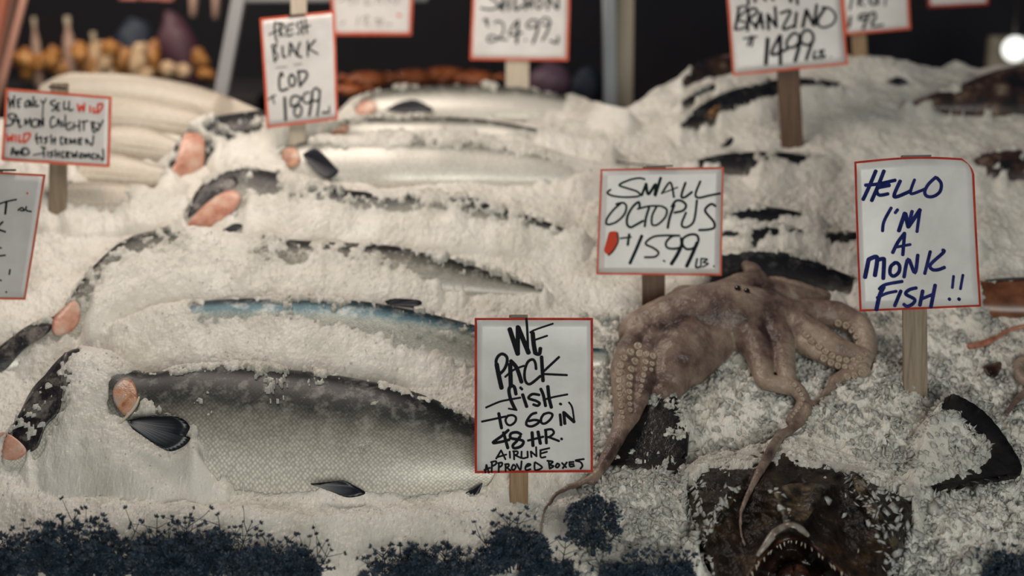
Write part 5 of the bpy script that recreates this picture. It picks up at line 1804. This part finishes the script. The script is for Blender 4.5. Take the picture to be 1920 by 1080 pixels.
def lathe(b, prof, r, h, sg=16):
    V, F = [], []
    for (a, z) in prof:
        for s in range(sg):
            t = 2 * math.pi * s / sg
            V.append(b + np.array((a * r * math.cos(t), a * r * math.sin(t), z * h)))
    for i in range(len(prof) - 1):
        for s in range(sg):
            s2 = (s + 1) % sg
            F.append((i * sg + s, i * sg + s2, (i + 1) * sg + s2, (i + 1) * sg + s))
    return V, F


for px, a, b, w_, m, lb in [(74, 30, 100, 17, M_BOTT, 'dim brownish bottle, leftmost of the three above the golden packs'), (136, 28, 95, 24, M_BOTT, 'tallest pale bottle above the golden packs'), (182, 58, 92, 22, M_OCHP, 'squat pale bottle right of the tall one above the packs')]:
    bottle(lb, px, a, 163, w_, 4.93, m, 'bottles on the back shelf')
for px, b, w_, lb in [(362, 30, 17, 'pinkish strip hanging high, left of the slanted post'), (404, 34, 15, 'pinkish strip hanging nearest the slanted post')]:
    p = at_depth(px, b, 5.0)
    q = at_depth(px + 4, -60, 5.0)
    V, F = tube([p, (p * 2 + q) / 3, (p + 2 * q) / 3, q], [w_ * 0.35 * 5 / FPX, w_ * 0.5 * 5 / FPX, w_ * 0.5 * 5 / FPX, w_ * 0.4 * 5 / FPX], 10)
    tag(mesh('hanging_strip', V, F, M_BOTT, None, base=q), lb, 'strip', 'pink strips hanging at the back')
for px, py, rx in [(245, -2, 18), (285, -2, 18), (315, 0, 14)]:
    V, F = box_v(at_depth(px, py - 14, 5.1), rx * 2 * 5.1 / FPX, 0.08, 0.055)
    o = mesh('red_pack', V, F, M_REDBOX, None, False, base=at_depth(px, py, 5.1))
    bevel(o, 0.006)
    tag(o, {245: 'red-pink pack at the top edge, leftmost of three', 285: 'red-pink pack at the top edge, middle of three', 315: 'red-pink pack at the top edge, rightmost of three'}[px], 'pack', 'red packs at the top of the stall')
lump('purple_sack', 'dim purple sack in the dark left of the slanted post', 'sack', 340, 100, 34, 72, 5.05, mat('dim_purple_bag', (0.055, 0.02, 0.035), 0.6), None)
lump('navy_sack', 'dim navy-blue sack in the dark above the golden packs', 'sack', 250, 100, 40, 72, 5.05, M_NAVY, None)
lump('purple_bag', 'dusky purple bag behind the crest, right of the salmon stake', 'bag', 1032, 152, 40, 34, 4.25, M_PURP, None, 0.15)
lump('navy_bag', 'black-blue bag behind the crest, beside the blue-grey post', 'bag', 1100, 160, 28, 36, 4.2, M_NAVY, None, 0.2)
# slanted rods on the far left
for (x0, x1, w_, m, lb) in [(4, -16, 26, mat('rust_rod', (0.24, 0.07, 0.04), 0.5), 'rust-red slanted rod at the very left edge'), (44, 8, 13, mat('pink_rod', (0.42, 0.22, 0.17), 0.5), 'pale pink slanted rod near the left edge'), (24, -4, 12, mat('brown_rod', (0.10, 0.05, 0.035), 0.5), 'brown slanted rod between the pink and the rust-red one')]:
    V, F = tube([at_depth(x1 - (x0 - x1) * 0.6, 230, 4.6), at_depth(x1, 140, 4.6), at_depth(x0, 0, 4.6), at_depth(x0 + (x0 - x1) * 0.5, -80, 4.6)], [w_ * 4.6 / FPX / 2] * 4, 12)
    tag(mesh('slanted_rod', V, F, m, None, base=at_depth(x1, 140, 4.6)), lb, 'rod', 'slanted rods at the far left')


# crabs behind the crest
def crab(label, px, py, r, d):
    c = at_depth(px, py, d)
    root = thing('crab', label, 'crab', c, 'orange crabs behind the crest')
    R = r * d / FPX
    V, F = [], []
    sg, rg = 20, 8
    for i in range(rg + 1):
        ph = math.pi * i / rg
        for s in range(sg):
            t = 2 * math.pi * s / sg
            V.append(c + R * np.array((math.sin(ph) * math.cos(t) * 1.0, math.sin(ph) * math.sin(t) * 0.7, math.cos(ph) * 0.38 + 0.05 * math.sin(5 * t) * math.sin(ph))))
    for i in range(rg):
        for s in range(sg):
            s2 = (s + 1) % sg
            F.append((i * sg + s, (i + 1) * sg + s, (i + 1) * sg + s2, i * sg + s2))
    mesh('shell', V, F, M_ORG, root)
    for s in (-1, 1):
        for k in range(3):
            a = c + R * np.array((s * 0.7, -0.35 + 0.35 * k, -0.05))
            b = a + R * np.array((s * 0.55, -0.1 + 0.1 * k, 0.22))
            e = b + R * np.array((s * 0.4, -0.1 + 0.1 * k, -0.35))
            V, F = tube([a, b, e], [R * 0.09, R * 0.08, R * 0.04], 8)
            mesh('leg', V, F, M_ORG, root)
        a = c + R * np.array((s * 0.45, -0.55, 0))
        b = a + R * np.array((s * 0.3, -0.35, 0.05))
        V, F = tube([a, b, b + R * np.array((-s * 0.25, -0.2, 0.05))], [R * 0.1, R * 0.17, R * 0.08], 8)
        mesh('claw', V, F, M_ORG, root)


for px, py, r, d, lb in [(690, 150, 42, 4.25, 'orange crab peeking over the ice, nearest the black cod sign'), (775, 146, 40, 4.35, 'orange crab second from the black cod sign'), (835, 142, 42, 4.45, 'orange crab in the middle behind the crest'), (890, 148, 40, 4.3, 'orange crab nearest the salmon stake'),
                         (655, 168, 30, 4.2, 'small orange crab low beside the black cod card')]:
    crab(lb, px, py, r, d)

# lamp at the far right
lm = thing('globe_lamp', 'bright white globe lamp at the far right top', 'lamp', at_depth(1902, 92, 5.2))
c = at_depth(1903, 92, 5.2)
bm = bmesh.new()
bmesh.ops.create_uvsphere(bm, u_segments=24, v_segments=16, radius=0.045)
me = bpy.data.meshes.new('globe')
bm.to_mesh(me)
bm.free()
mg = mat('glowing_globe', (0.9, 0.9, 0.88), 0.4)
bsdf(mg).inputs['Emission Color'].default_value = (0.96, 0.98, 0.92, 1)
bsdf(mg).inputs['Emission Strength'].default_value = 1.5
o = link('globe', me, mg, lm)
o.location = Vector(c) - lm.location
V, F = tube([c + np.array((0, 0.02, 0.04)), c + np.array((0, 0.02, 0.6))], [0.006, 0.006], 8)
mesh('cord', V, F, M_CLIP, lm)
V, F = box_v(at_depth(1892, 100, 5.4), 0.16, 0.05, 0.13)
bevel(mesh('back_plate', V, F, M_POSTC, lm, False), 0.01)
